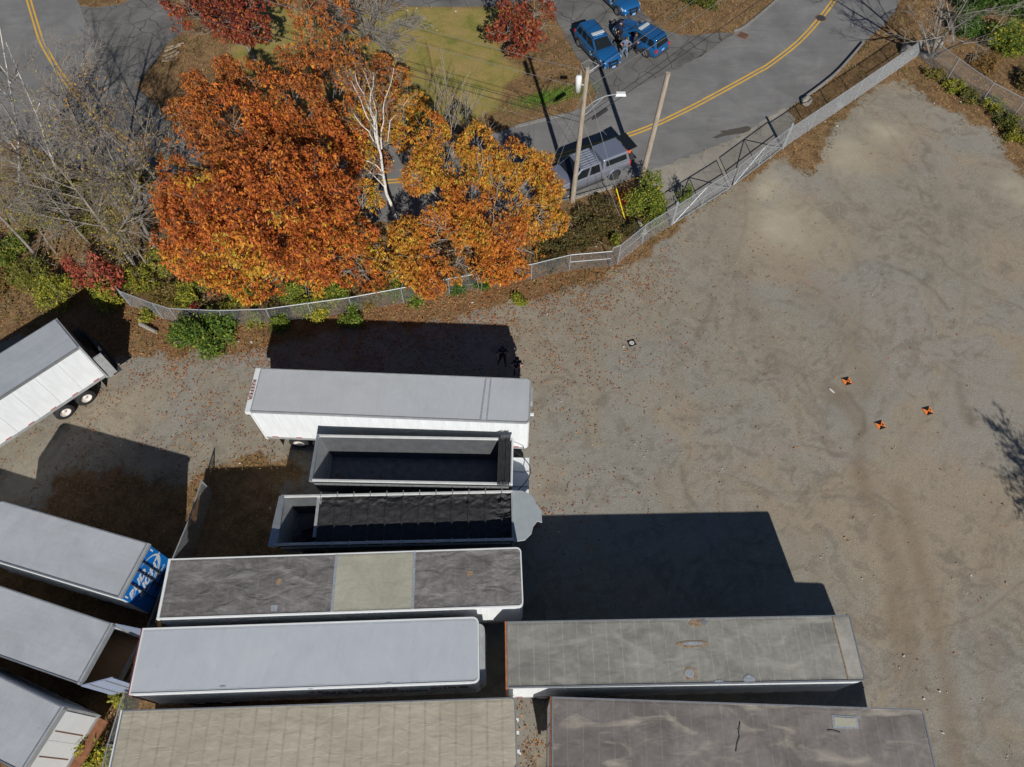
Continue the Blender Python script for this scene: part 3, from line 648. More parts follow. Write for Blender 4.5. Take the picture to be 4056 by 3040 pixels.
# left group
def ang_trailer(label, A, B, dirv, L, roofm, side, W=2.5, **kw):
    """A, B: photo corners of the visible end; dirv points from that end along the trailer"""
    A, B = Vector(G(*A, 4.1)), Vector(G(*B, 4.1)); m = (A+B)/2; d = Vector(dirv).normalized(); c = m + d*L/2
    return trailer(label, c.x, c.y, math.atan2(d.y, d.x), L, W, roofm, side, **kw)
t0 = ang_trailer('white trailer with grey roof and folded liftgate, parked at an angle by the shrubs', (232.3, 1265.4), (300, 1376), (-1, -.985), 15.0, R_GREY, P_WHITE, rf=.2, reartail=M_ALU2, rail=M_ALU, rearmat=P_GREY)
h = 7.5
MB().box((-h-.62, -.1, 1.75), (.12, 2.2, 1.35), (0, -.08, 0)).build('liftgate_platform', M_DARK, t0)
MB().box((-h-.36, 1.19, 1.85), (.46, .12, 1.9)).build('liftgate_column', M_ALU2, t0); MB().box((-h-.36, -1.19, 1.85), (.46, .12, 1.9)).build('liftgate_column', M_DARK, t0)
MB().box((-h-.6, 0, .95), (.5, 2.5, .12)).build('rear_step', M_DARK, t0)
ang_trailer('grey trailer mostly outside the picture beyond the angled white trailer', (-260, 1225), (-152, 1330), (-1, -.985), 14, R_GREY, P_GREY, rf=.2, reartail=M_ALU2, group='semi trailers parked in the yard') if False else None
b1 = ang_trailer('short trailer with light roof whose blue end wall carries a printed drinks logo', (579.6, 2157.4), (474, 2363), (-1, .277), 7.6, R_LIGHT3, P_WHITE, rf=.3, reartail=None, rail=M_ALU)
hb = 3.8
MB().box((-hb-.03, 0, 2.62), (.06, 2.42, 2.9)).build('end_wall', M_BLUEP, b1)
MB().box((-hb-.05, 0, 4.02), (.14, 2.5, .13)).build('end_header', M_ALU2, b1)
def on_end(body, sz, y, z, **k): return text(body, sz, (-hb-.066, y, z), (math.pi/2, 0, -math.pi/2), M_WHITE, b1, **k)
on_end('BUD', .56, .45, 3.3, bold=.02, shear=.35, sx=1.15); on_end('LIGHT', .60, -.12, 2.72, bold=.02, shear=.35, sx=1.1)
def arc(r1_, r2_, a0, a1, w_, z, mat, y0=0.0, tilt=.0):
    b = MB(); n = 18; vs = []
    for k in range(n+1):
        a = math.radians(a0+(a1-a0)*k/n); s_ = math.sin(math.pi*k/n)**.6
        for f_ in (1, 1-w_*s_): vs.append((-hb-.064, y0+r1_*f_*math.cos(a), z+r2_*f_*math.sin(a)+tilt*r1_*f_*math.cos(a)))
    b.add(vs, [(2*k, 2*k+1, 2*k+3, 2*k+2) for k in range(n)]); return b.build('logo_ring', mat, b1)
arc(1.12, .80, 100, 330, .10, 2.98, M_WHITE, tilt=.05); arc(1.0, .66, 190, 300, .10, 2.98, M_LBLUE, tilt=.05)
for yy in (.55, -.05, -.45):
    g = MB(); g.tube((-hb-.10, yy, 1.25), (-hb-.10, yy, 4.0), .03, n=6); g.build('lock_rod', M_DARK, b1)
for yy in (1.08, -1.08): MB().box((-hb-.066, yy, 3.62), (.012, .07, .25)).build('reflector', M_REFW, b1)
for zz in (2.2, 1.7): MB().box((-hb-.10, -.2, zz), (.05, .9, .06)).build('hinge_bar', M_DARK, b1)
text('LINES', .14, (-hb-.066, -.75, 2.0), (math.pi/2, 0, -math.pi/2), M_WHITE, b1)

b2 = ang_trailer('trailer with light roof and open rear doors showing a brown board floor', (432.6, 2478.7), (318, 2700), (-1, .30), 14.0, R_LIGHT3, P_WHITE, reartail=M_ALU2, rail=M_ALU, open_rear=True)
for sy, aa in ((1, .10), (-1, -.55)):
    d = MB().box((-.62, 0, 0), (1.24, .05, 2.65)); o = d.build('rear_door', P_NAVY, b2); o.location = (-7.0-.06, sy*1.27*(-1), 2.6); o.rotation_euler = (0, 0, aa*sy)
    for k in (.3, -.3): MB().tube((-.62+k, .04*(-sy), -1.3), (-.62+k, .04*(-sy), 1.3), .02, n=6).build('lock_rod', M_GALV, o)
b3 = ang_trailer('trailer at the bottom left corner with white rust-streaked end wall', (228.7, 2817), (102, 3040), (-1, .39), 13.0, R_LIGHT3, P_NAVY, reartail=M_ALU2, rail=M_ALU, rearmat=M_WHITE, rods=False)
for yy in (.62, -.35): MB().box((-6.5-.078, yy, 2.6), (.012, .035, 2.2)).build('rust_streak', M_RUST, b3)
MB().box((-6.5-.25, 0, 1.05), (.5, 2.3, .12)).build('rear_step', M_RUST, b3)

# ---------------------------------------------------------------- open dump trailers
M_RAILB = flat('bright_rail', (.62, .63, .62), .45, .2, var=.12, scale=3)
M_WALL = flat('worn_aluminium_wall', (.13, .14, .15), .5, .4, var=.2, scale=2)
def dump_trailer(label, q, zt, tarp):
    cx, cy, a, L, W = fitq(q, zt); W = 2.5
    root = empty('dump_trailer', (cx, cy, 0), a, label, 'trailer', 'dump trailers between the box trailers'); hw = W/2; x0, x1 = -L/2, L/2
    zf = 1.35; b0 = hw-.28
    for sy in (1, -1):
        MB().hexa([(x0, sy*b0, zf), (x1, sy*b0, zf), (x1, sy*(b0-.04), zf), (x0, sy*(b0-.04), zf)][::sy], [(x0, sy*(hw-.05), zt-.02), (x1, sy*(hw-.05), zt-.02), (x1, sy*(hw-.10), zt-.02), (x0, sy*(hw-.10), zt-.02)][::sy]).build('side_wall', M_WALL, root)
        MB().box((0, sy*(hw-.08), zt), (L, .12, .10)).build('top_rail', M_RAILB, root, bevel=.02)
        MB().box((0, sy*(hw-.005), zt-.28), (L-.3, .03, .18)).build('side_rail', M_ALU, root)
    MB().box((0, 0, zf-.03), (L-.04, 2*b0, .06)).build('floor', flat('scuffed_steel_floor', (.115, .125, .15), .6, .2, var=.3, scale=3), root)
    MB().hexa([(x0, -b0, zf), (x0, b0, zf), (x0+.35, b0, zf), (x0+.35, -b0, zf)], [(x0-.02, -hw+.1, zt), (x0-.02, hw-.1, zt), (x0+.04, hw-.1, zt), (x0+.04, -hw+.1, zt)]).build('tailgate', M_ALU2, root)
    MB().box((x1-.04, 0, (zf+zt)/2+.05), (.08, W-.3, zt-zf)).build('front_wall', M_ALU2, root)
    MB().box((x0, 0, zt-.02), (.16, W, .16)).build('rear_beam', M_ALU, root, bevel=.02)
    MB().box((-.3, 0, zf-.22), (L-.6, 1.0, .3)).build('frame', M_DARK, root)
    for xx in (x0+1.1, x0+2.35):
        MB().tube((xx, -.9, .52), (xx, .9, .52), .07, n=8).build('axle', M_DARK, root)
        for sy in (1, -1):
            for dy in (0, .3): wheel(root, xx, sy*(hw-.2-dy), out=sy)
    for sy in (1, -1): MB().box((x1-1.4, sy*.8, .6), (.12, .12, 1.15)).build('landing_leg', M_DARK, root)
    return root, L, W, x0, x1, hw
M_TARP = flat('black_tarp', (.034, .034, .036), .62, var=.35, scale=4, bump=.2, spec=.3)
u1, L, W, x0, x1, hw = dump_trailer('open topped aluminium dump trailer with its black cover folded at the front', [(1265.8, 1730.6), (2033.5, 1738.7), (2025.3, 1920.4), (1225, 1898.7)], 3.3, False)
xr = loc(u1, 1972, 1820, 3.3)[0]
rr_ = random.Random(3); k = 0; x = xr+.04
while x < x1-.12:
    dz = rr_.uniform(-.03, .09); o = MB().prism([(x-.032, -hw+.02), (x+.026, -hw+.02), (x+.03+rr_.uniform(-.01, .015), 0), (x+.026, hw-.02), (x-.032, hw-.02), (x-.035, 0)], 3.27, 3.41+dz).build('cover_fold', M_TARP, u1); x += .073
for sy in (1, -1):
    for k in range(7): MB().box((xr+.55+.07*k-.4, sy*(hw-.02), 3.47), (.02, .16, .08)).build('bow_clamp', M_ALU, u1)
MB().box((x1+.42, 0, 1.32), (.85, W-.35, .07)).build('front_deck', P_WHITE, u1)
for yy in (-.5, .3): MB().box((x1+.42, yy, 1.37), (.85, .03, .04)).build('deck_rib', M_ALU2, u1)
MB().box((x1+.0, 0, 3.27), (.07, W-.1, .22)).build('front_beam', M_WHITE, u1)
hp = [Vector((x1+.05+.85*math.sin(math.pi*t), .9-1.9*t, 2.6-1.1*t+.25*math.sin(math.pi*t))) for t in np.linspace(0, 1, 14)]
MB().path(hp, .022).build('air_hose', M_BLACK, u1)
for k in range(14): MB().box((x0+.5+k*.62, -hw-.005, 3.02), (.07, .03, .05)).build('cover_hook', M_DARK, u1)
rf_ = random.Random(9)
for k in range(9): o = MB().prism(blob(x0+.7+rf_.random()*3.2, -.85+rf_.random()*1.6, .06, .05, 6, .4, k), 1.35, 1.40).build('dead_leaf', M_RUST, u1)

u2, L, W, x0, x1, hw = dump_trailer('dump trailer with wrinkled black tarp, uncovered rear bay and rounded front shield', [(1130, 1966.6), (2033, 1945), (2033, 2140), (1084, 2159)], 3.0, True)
xo = loc(u2, 1262, 2040, 3.0)[0]
# wrinkled tarp sheet
nx_, ny_ = 260, 70; xs = np.linspace(xo, x1-.1, nx_); ys = np.linspace(-hw+.12, hw-.12, ny_); XX, YY = np.meshgrid(xs, ys)
bow = np.abs(((XX-xo)/.78) % 1 - .5)*2; rid = np.exp(-((1-bow)/.10)**2)*.045
arch = .18*(1-(YY/hw)**2)*.5
wr = (fnoise(XX*1.8+YY*.9, YY*2.6, 61)-.5); wr2 = -np.abs(fnoise(XX*1.3-YY*1.4, YY*1.8+XX*.5, 71)-.5)
edge = sstep(.25, .95, YY/hw)
front = sstep(x1-1.2, x1-.5, XX)
ZZ = 2.96 + arch - .07*(1-rid/.045)*.8*(1-bow**2*0) + rid + wr*.16*(.45+edge+front) + wr2*.6*(edge*.8+.15+front)
VV = np.stack([XX, YY, ZZ], -1).reshape(-1, 3); I = (np.arange(ny_-1)[:, None]*nx_+np.arange(nx_-1)[None, :]).ravel(); FF = np.stack([I, I+1, I+nx_+1, I+nx_], -1)
tarp = np_mesh('tarp', VV, FF, M_TARP, u2, smooth=True)
k = 0; x = xo+.02
while x < x1-.1:
    for sy in (1, -1): MB().box((x, sy*(hw-.05), 3.07), (.035, .22, .07)).build('bow_clamp', M_ALU, u2)
    x += .78
capo = [(x1-.02, -hw-.02), (x1+.5, -hw+.05), (x1+.82, -hw+.35), (x1+.92, -hw+.7), (x1+1.12, -hw+.95), (x1+1.34, -.38), (x1+1.34, .22), (x1+1.08, .62), (x1+1.02, .85), (x1+.85, hw-.2), (x1+.45, hw), (x1-.02, hw+.02)]
MB().prism(capo, 2.85, 2.92).build('front_shield', flat('shield_grey', (.40, .44, .46), .45, .2, var=.08, scale=2), u2, bevel=.02)
MB().hexa([(x0-.32, -hw+.05, 2.65), (x0-.2, -hw, 2.65), (x0-.05, hw, 2.65), (x0-.15, hw, 2.65)], [(x0-.38, -hw+.02, 3.01), (x0+.02, -hw+.02, 3.05), (x0+.1, hw-.05, 3.05), (x0-.18, hw-.05, 3.01)]).build('rear_shield', M_ALU, u2)
MB().box((xo-.06, .2, 2.95), (.22, W-.4, .05)).build('tarp_edge', M_ALU2, u2)
for k in range(5): MB().prism(blob(x0+.7+.35*k, -.5+.28*(k % 4), .35, .3, 7, .3, 30+k), 1.36+.04*k, 1.6+.06*k).build('debris_lump', M_PLANK if k == 3 else M_DARK, u2)
MB().box((x0+1.0, .2, 1.9), (.8, .6, .3), (.2, .25, .4)).build('crate', M_DARK, u2)

# ---------------------------------------------------------------- survey mats and landing pad
M_OR = flat('orange_vinyl', (1.0, .27, .05), .6, var=.04); M_BK = flat('black_vinyl', (.012, .012, .013), .6)
for num, c4, lab in (('5', [(3333, 1501), (3362, 1496), (3375.6, 1522), (3348, 1528)], 'orange and black target mat numbered 5, nearest the strip of white scrap'),
                ('6', [(3464, 1676), (3491.5, 1668), (3510, 1695), (3483.5, 1704)], 'orange and black target mat numbered 6, lowest of the three'),
                ('7', [(3652, 1619), (3679, 1612), (3698, 1639.5), (3671, 1647)], 'orange and black target mat numbered 7, farthest right')):
    P = [Vector(G(*p)) for p in c4]; c = sum(P, Vector((0, 0)))/4; u = ((P[1]-P[0])+(P[2]-P[3])).normalized(); a = math.atan2(u.y, u.x); s_ = .225
    root = empty('target_mat', (c.x, c.y, .012), a, lab, 'survey mat', 'numbered target mats on the gravel')
    def tri(p, q, m): b = MB(); b.prism([(0, 0), p, q], .0, .012); return b.build('quadrant', m, root)
    A, B, C, D = (-s_, s_), (s_, s_), (s_, -s_), (-s_, -s_)
    tri(B, A, M_BK); tri(C, B, M_OR); tri(D, C, M_BK); tri(A, D, M_OR)
    text(num, .22, (.135, 0, .016), (0, 0, 0), M_BK, root, 'numeral', bold=.006); text('1:10', .05, (-.15, 0, .016), (0, 0, 0), M_BK, root, 'small_print')
P = [Vector(G(*p)) for p in ((2484, 1353), (2509, 1345.5), (2521, 1367), (2495, 1375))]; c = sum(P, Vector((0, 0)))/4; u = ((P[1]-P[0])+(P[2]-P[3])).normalized()
root = empty('landing_pad', (c.x, c.y, .012), math.atan2(u.y, u.x), 'small black square pad with a white ring emblem lying on the gravel', 'landing pad')
MB().box((0, 0, .006), (.44, .40, .012)).build('pad', M_BK, root)
def ring(r0, r1, z, mat, a0=0, a1=360, n=28):
    b = MB(); vs = []
    for k in range(n+1):
        a = math.radians(a0+(a1-a0)*k/n); vs += [(r0*math.cos(a), r0*math.sin(a), z), (r1*math.cos(a), r1*math.sin(a), z)]
    b.add(vs, [(2*k, 2*k+2, 2*k+3, 2*k+1)[::-1] for k in range(n)]); return b.build('emblem_ring', mat, root)
ring(.085, .135, .015, M_REFW); ring(.0, .05, .015, M_REFW); ring(.05, .08, .0145, flat('green_print', (.05, .2, .08), .5), 100, 260)

# ---------------------------------------------------------------- utility poles and wires
M_WIRE = flat('grey_wire', (.32, .33, .34), .4, .4); M_CABLE = flat('black_cable', (.03, .03, .035), .5)
p1 = G3(2268, 798); top1 = G3(2328, 272, 10.3)
pole1 = empty('utility_pole', p1, 0, 'tall weathered utility pole carrying a transformer, street light and wires', 'utility pole')
def tapered(b, pts, n=12):
    for (a, ra), (c, rc) in zip(pts[:-1], pts[1:]): b.tube(a, c, ra, rc, n, cap=True)
    return b
tv = top1-p1
tapered(MB(), [((0, 0, 0), .165), (tv*.5, .145), (tv, .115)]).build('pole', M_POLE, pole1)
def on1(z, dx=0, dy=0): return Vector((tv.x*z/tv.z+dx, tv.y*z/tv.z+dy, z))
b = MB(); c = on1(9.3, -.42, .02); b.lathe([(-.48, .001), (-.48, .165), (.42, .18), (.5, .14), (.52, .001)], c, (0, 0, 1), 16); b.build('transformer', M_WHITE, pole1, True)
MB().tube(c+Vector((.1, .05, .5)), c+Vector((.1, .05, .78)), .045, .03, 8).build('bushing', M_GALV, pole1)
MB().tube(c, on1(9.2), .05).build('bracket', M_GALV, pole1)
am = [on1(7.6, .1, 0), on1(8.0, .55, .12), on1(8.28, 1.15, .24), on1(8.36, 1.8, .32)]
MB().path(am, .028, 8).build('lamp_arm', M_GALV, pole1); MB().path([on1(7.1, .1, 0), am[2]], .022, 6).build('arm_brace', M_GALV, pole1)
MB().hexa([(x, y, -.06) for x, y in ((-.1, -.14), (.5, -.14), (.5, .14), (-.1, .14))], [(x, y, .08) for x, y in ((-.05, -.1), (.45, -.1), (.45, .1), (-.05, .1))]).build('lamp_head', M_WHITE, pole1).location = on1(8.36, 1.85, .33)
for k, (dx, zz) in enumerate(((.35, 10.2), (.05, 10.45))): MB().tube(on1(9.9), on1(zz, dx, .0), .03, n=6).build('insulator_pin', M_GALV, pole1)
MB().path([on1(9.95, -.1), on1(10.35, -.35, .3), on1(10.45, .1, .5), on1(10.3, .6, .3)], .011, 6).build('jumper_wire', M_WIRE, pole1)
MB().path([on1(10.1, .1), on1(10.4, .6, .15)], .028, 6).build('fuse_holder', M_GALV, pole1)
p2 = G3(2536, 735); top2 = G3(2647, 290, 8.7); pole2 = empty('utility_pole', p2, 0, 'bare short wooden pole with no wires, right of the silver pickup', 'utility pole')
tapered(MB(), [((0, 0, 0), .18), ((top2-p2)*.5, .16), (top2-p2, .14)]).build('pole', M_POLE, pole2)
def wire(pts, r, mat, label, sag=.0, cat='wire'):
    """pts: world points; catenary-like sag between them"""
    out = []
    for a, c in zip(pts[:-1], pts[1:]):
        n = 14
        for k in range(n+(1 if c is pts[-1] else 0)):
            t = k/n; p = a.lerp(c, t); out.append(p-Vector((0, 0, sag*4*t*(1-t))))
    o = MB().path(out, r, 4).build('overhead_wire', mat); return tag(o, label, cat, 'overhead wires on the utility pole')
def at1(z): return p1+on1(z)
LP = Vector((-46, 57.5, 0))      # next pole to the left, outside the picture
for z, z2, mt, r, sg, lab in ((10.1, 10.1, M_WIRE, .011, .7, 'highest pale wire running left from the pole top across the lawn'), (9.0, 9.2, M_WIRE, .011, .7, 'second pale wire running left from the pole just below the transformer'),
                    (7.0, 7.6, M_CABLE, .016, .75, 'black cable running left from the pole below the lamp arm'), (6.6, 7.0, M_CABLE, .016, .8, 'lower black cable running left from the pole, second of two'),
                    (6.0, 6.4, M_WIRE, .008, .8, 'thin lowest wire running left from the pole')):
    wire([at1(z), LP+Vector((0, 0, z2))], r, mt, lab, sg)
for px, py, z0, z2, mt, r, lab in ((2748, 0, 9.9, 9.9, M_WIRE, .012, 'upper pale wire crossing the police cars toward the top'), (2849, 5, 9.0, 9.2, M_WIRE, .012, 'second pale wire crossing the driveway toward the top'),
                       (2960, 0, 6.9, 7.6, M_CABLE, .016, 'black cable crossing the driveway toward the top'), (3010, 0, 6.5, 7.2, M_CABLE, .02, 'lower black cable with the splice case, crossing the road')):
    e = G3(px, py, z2); a = at1(z0); wire([a, a+(e-a)*1.15], r, mt, lab, .1)
a, e = at1(6.5), G3(3010, 0, 7.2); s1 = a+(e-a)*.07; s2 = a+(e-a)*.13
sp = MB().tube(s1-Vector((0, 0, .2)), s2-Vector((0, 0, .2)), .12, .12, 10).tube(s1-Vector((0, 0, .2))-(e-a).normalized()*.22, s1-Vector((0, 0, .2)), .05, .1, 8).build('splice_case', M_CABLE); tag(sp, 'black cable splice case hanging beside the pole over the road', 'splice case')
anc = G3(2476, 872)
for z, lab in ((9.4, 'upper guy wire slanting down from the pole to the yellow guard'), (6.8, 'lower guy wire slanting down from the pole toward the fence')):
    wire([at1(z), anc+Vector((.0, .0, .05)) + (Vector((0, 0, 0)) if z > 9 else Vector((-.25, -.1, 0)))], .012, M_WIRE, lab, 0, 'guy wire')
gv = (at1(9.4)-anc).normalized(); o = MB().tube(anc, anc+gv*2.6, .035, n=8).build('guy_guard', flat('bright_yellow_plastic', (.75, .62, .02), .4)); tag(o, 'bright yellow plastic guard around the foot of the guy wire', 'guy guard')
for px, lab in ((2150, 'thin drop wire slanting left across the pickup bonnet'), (2195, 'thin drop wire slanting left beside the first drop wire')):
    wire([at1(9.0), G3(px-60, 850, 1.0)], .008, M_WIRE, lab, 0)

# ---------------------------------------------------------------- vehicles
def car_paint(name, c, metal=.3, rough=.3):
    return flat(name, c, rough, metal, .5, var=.04, scale=1, coat=.6)
M_POL = car_paint('police_blue_paint', (.016, .125, .34), .3); M_POLT = car_paint('light_blue_paint', (.06, .30, .48), .25)
M_SILV = car_paint('silver_paint', (.44, .47, .57), .72, .36)
M_CHROME = flat('bright_wheel', (.50, .50, .52), .3, .8, var=.1)
M_PLATE = flat('licence_plate_blue', (.25, .45, .85), .4)
M_HEAD = flat('headlamp', (.75, .80, .85), .12, .2, .8)

def loft(secs, name, mat, parent, smooth=True, bevel=0):
    """secs: list of (x, [(y,z)...]) half rings from the lower centre to the upper centre; mirrored"""
    b = MB(); n = len(secs[0][1]); rings = []
    for x, hr in secs:
        full = [(x, y, z) for y, z in hr] + [(x, -y, z) for y, z in reversed(hr[1:-1])]; rings.append(full)
    m = len(rings[0]); vs = [p for r in rings for p in r]
    fs = [(i*m+k, i*m+(k+1) % m, (i+1)*m+(k+1) % m, (i+1)*m+k) for i in range(len(rings)-1) for k in range(m)]
    fs += [tuple(range(m))[::-1], tuple(range((len(rings)-1)*m, len(rings)*m))]; b.add(vs, fs)
    o = b.build(name, mat, parent, smooth)
    if smooth:
        try:
            bm = bmesh.new(); bm.from_mesh(o.data)
            for e_ in bm.edges:
                if len(e_.link_faces) == 2 and e_.link_faces[0].normal.angle(e_.link_faces[1].normal, 0) > math.radians(38): e_.smooth = False
            bmesh.ops.recalc_face_normals(bm, faces=bm.faces); bm.to_mesh(o.data); bm.free()
        except Exception: pass
    return o
def quad_slab(parent, name, P, u0, u1, v0, v1, mat, off=.006, corner=0.0):
    """thin pane laid on the bilinear quad P00,P10,P11,P01 (outward normal by right hand)"""
    P = [Vector(p) for p in P]
    def at(u, v): return P[0]*(1-u)*(1-v)+P[1]*u*(1-v)+P[2]*u*v+P[3]*(1-u)*v
    nn = (P[1]-P[0]).cross(P[3]-P[0]).normalized(); n_ = 3; b = MB()
    out = [(u0, v0), (u1, v0), (u1, v1), (u0, v1)] if isinstance(u0, (int, float)) else u0
    bot = [at(u, v)-nn*.004 for u, v in out]; top = [at(u, v)+nn*off for u, v in out]
    b.hexa(bot, top); return b.build(name, mat, parent)
def car_wheel(root, x, y, r, out, spokes=5, rim=None):
    w_ = MB().lathe([(-.12*out, r*.6), (-.12*out, r*.92), (-.09*out, r), (.09*out, r), (.12*out, r*.93), (.12*out, r*.64)], (x, y, r), (0, 1, 0), 24).build('wheel', M_BLACK, root, True)
    b = MB(); c = Vector((x, y, r))
    b.lathe([(.11*out, r*.65), (.05*out, r*.58), (.02*out, .001)], c, (0, 1, 0), 20); b.build('rim', M_DARK, w_)
    s = MB()
    for k in range(spokes):
        a = 2*math.pi*k/spokes; s.box(c+Vector((math.cos(a)*r*.33, .085*out, math.sin(a)*r*.33)), (r*.60, .05, r*.17), (0, -a, 0))
    s.lathe([(.10*out, r*.18), (.115*out, .001)], c, (0, 1, 0), 10); s.lathe([(.112*out, r*.66), (.125*out, r*.62), (.112*out, r*.58)], c, (0, 1, 0), 20)
    s.build('spokes', rim or M_CHROME, w_); return w_
def arch(root, x, y, r, out, mat):
    b = MB(); n = 12; ro, ri = r*1.28, r*1.10; vs = []
    for k in range(n+1):
        a = math.radians(-8+196*k/n); 
        for rad in (ri, ro):
            for yy in (y, y+.035*out): vs.append((x+rad*math.cos(a), yy, r+rad*math.sin(a)))
    fs = []
    for k in range(n):
        i = 4*k; fs += [(i+1, i+3, i+7, i+5), (i+2, i+6, i+7, i+3), (i, i+1, i+5, i+4)]
    b.add(vs, fs); b.build('wheel_arch', mat, root)
    d = MB(); d.lathe([(0, ri), (.012*out, ri), (.012*out, .001)], (x, y-.004*out, r), (0, 1, 0), 24); d.build('wheel_well', M_BLACK, root)

def body_ring(w_, zb, zm, zt, cr=.02):
    return [(0, zb), (w_*.88, zb), (w_*.97, zb+.10), (w_, zm), (w_*.985, zt-.12), (w_*.93, zt-.02), (w_*.7, zt+cr*.6), (0, zt+cr)]
def police_suv(px, py, ang, label, front=True, open_=False):
    x, y = G(px, py); root = empty('police_car', (x, y, 0), ang, label, 'police car', 'blue police cars parked in the driveway')
    S = [(-2.50, .80, .48, .75, .98), (-2.44, .93, .36, .75, 1.03), (-2.2, .985, .28, .72, 1.07), (-1.5, 1.0, .26, .7, 1.08), (0, 1.0, .26, .7, 1.06), (.8, 1.0, .26, .7, 1.08), (1.0, 1.0, .26, .7, 1.13), (1.25, .995, .26, .7, 1.12), (1.7, .985, .27, .7, 1.07), (2.1, .96, .28, .68, 1.0), (2.36, .90, .32, .66, .90), (2.47, .80, .38, .62, .76), (2.52, .66, .42, .60, .70)]
    loft([(a, body_ring(w_, b_, m, t, .05 if a > 1 else .02)) for a, w_, b_, m, t in S], 'body', M_POL, root)
    zb, zt = 1.04, 1.70; xb0, xb1, xt0, xt1 = -2.42, 1.12, -2.12, .22; wb, wt = .93, .70
    cab = [(xb0, [(0, zb), (wb-.06, zb), (wb-.06, zb+.01), (0, zb+.02)]),]
    secs = []
    for t in np.linspace(0, 1, 15):
        pass
    B = MB(); bot = [(xb0, -wb+.05, zb), (xb1, -wb+.04, zb), (xb1, wb-.04, zb), (xb0, wb-.05, zb)]; top = [(xt0, -wt, zt), (xt1, -wt, zt), (xt1, wt, zt), (xt0, wt, zt)]
    B.hexa(bot, top); B.build('cabin', M_POL, root, bevel=.05)
    RF = rounded(xt0-.06, xt1+.06, wt+.01, .16, .10); MB().hexa([(a, b_, zt-.01) for a, b_ in RF], [(a*.97-.02, b_*.93, zt+.055) for a, b_ in RF]).build('roof', M_POL, root, True, .02)
    side = lambda s: [(xb0, s*(wb-.05), zb), (xb1, s*(wb-.04), zb), (xt1, s*wt, zt), (xt0, s*wt, zt)] if s < 0 else [(xb1, s*(wb-.04), zb), (xb0, s*(wb-.05), zb), (xt0, s*wt, zt), (xt1, s*wt, zt)]
    for s in (-1, 1):
        P = side(s); f = (lambda u: u) if s < 0 else (lambda u: 1-u)
        for a, c in ((.06, .28), (.33, .56), (.60, .88)):
            out = [(f(a), .10), (f(c+(.05 if c > .8 else 0)), .10), (f(c-(.02 if c > .8 else 0)), .86), (f(a+(.03 if a < .1 else .0)), .86)]
            if s > 0: out = out[::-1]
            quad_slab(root, 'side_window', P, out, None, None, None, M_GLASS, .008)
    quad_slab(root, 'windshield', [(xb1, -wb+.04, zb), (xb1, wb-.04, zb), (xt1, wt, zt), (xt1, -wt, zt)], .05, .95, .10, .93, M_GLASS, .012)
    quad_slab(root, 'rear_window', [(xb0, wb-.05, zb), (xb0, -wb+.05, zb), (xt0, -wt, zt), (xt0, wt, zt)], .06, .94, .12, .92, M_GLASS, .012)
    for s in (-1, 1):
        for xx in (-1.52, 1.51): arch(root, xx, s*.985, .385, s, M_DARK); car_wheel(root, xx, s*.93, .385, s)
        MB().box((1.05, s*1.04, 1.13), (.14, .24, .16)).build('mirror', M_DARK, root, bevel=.02)
        MB().hexa([(2.06, s*.55, .72), (2.40, s*.55, .72), (2.30, s*.93, .74), (1.98, s*.965, .76)][::s], [(2.06, s*.55, .94), (2.36, s*.58, .86), (2.24, s*.93, .88), (1.98, s*.95, .96)][::s]).build('headlight', M_HEAD, root)
        MB().box((2.46, s*.62, .50), (.06, .30, .12)).build('fog_light', M_HEAD, root)
        MB().box((-2.44, s*.83, .93), (.14, .22, .24)).build('tail_light', M_RED, root)
        MB().box((-.45, s*(wt-.03), zt+.075), (3.0, .04, .035)).build('roof_rail', M_DARK, root)
        MB().box((0, s*.985, .36), (2.3, .06, .14)).build('sill_cladding', M_DARK, root)
        for xx in (.25, -.85): MB().box((xx, s*1.0, .92), (.2, .04, .035)).build('door_handle', M_POL, root)
        for xx in (.98, .02, -1.0): MB().box((xx, s*.9965, .72), (.012, .012, .62)).build('door_seam', M_DARK, root)
        b = MB(); b.lathe([(0, .19), (.006, .19), (.006, .001)], (.52, s*.998, .68), (0, s, 0), 20); sl = b.build('door_seal', M_LBLUE, root)
        b = MB(); b.lathe([(0, .10), (.003, .10), (.003, .001)], (.52, s*1.004, .68), (0, s, 0), 16); b.build('seal_centre', M_POL, sl)
    MB().box((-.22, 0, zt+.115), (.30, 1.16, .085)).build('light_bar', flat('light_bar_lens', (.50, .52, .52), .3), root, bevel=.02)
    MB().box((2.475, 0, .72), (.06, 1.0, .24)).build('grille', M_BLACK, root)
    for s in (-1, 1): MB().box((2.66, s*.36, .66), (.09, .07, .66)).build('push_bar', M_BLACK, root, bevel=.01)
    MB().box((2.66, 0, .88), (.06, .74, .06)).build('push_bar_rail', M_BLACK, root); MB().box((2.66, 0, .60), (.06, .74, .08)).build('push_bar_rail', M_BLACK, root)
    MB().box((2.72, 0, .47), (.02, .32, .16)).build('licence_plate', M_PLATE, root); MB().box((-2.53, 0, .80), (.02, .32, .16)).build('licence_plate', M_PLATE, root)
    MB().box((-2.45, 0, .42), (.18, 1.7, .2)).build('rear_bumper', M_DARK, root, bevel=.03)
    MB().hexa([(-1.9, -.01, zt+.05), (-1.75, -.01, zt+.05), (-1.75, .01, zt+.05), (-1.9, .01, zt+.05)], [(-1.87, -.005, zt+.15), (-1.84, -.005, zt+.15), (-1.84, .005, zt+.15), (-1.87, .005, zt+.15)]).build('antenna', M_BLACK, root)
    text('STATE POLICE', .11, (.02, 0, zt+.06), (0, 0, math.pi/2), M_LBLUE, root, bold=.002)
    return root
def heading(a, b_):
    A, B = Vector(G(*a)), Vector(G(*b_)); d = B-A; return math.atan2(d.y, d.x)
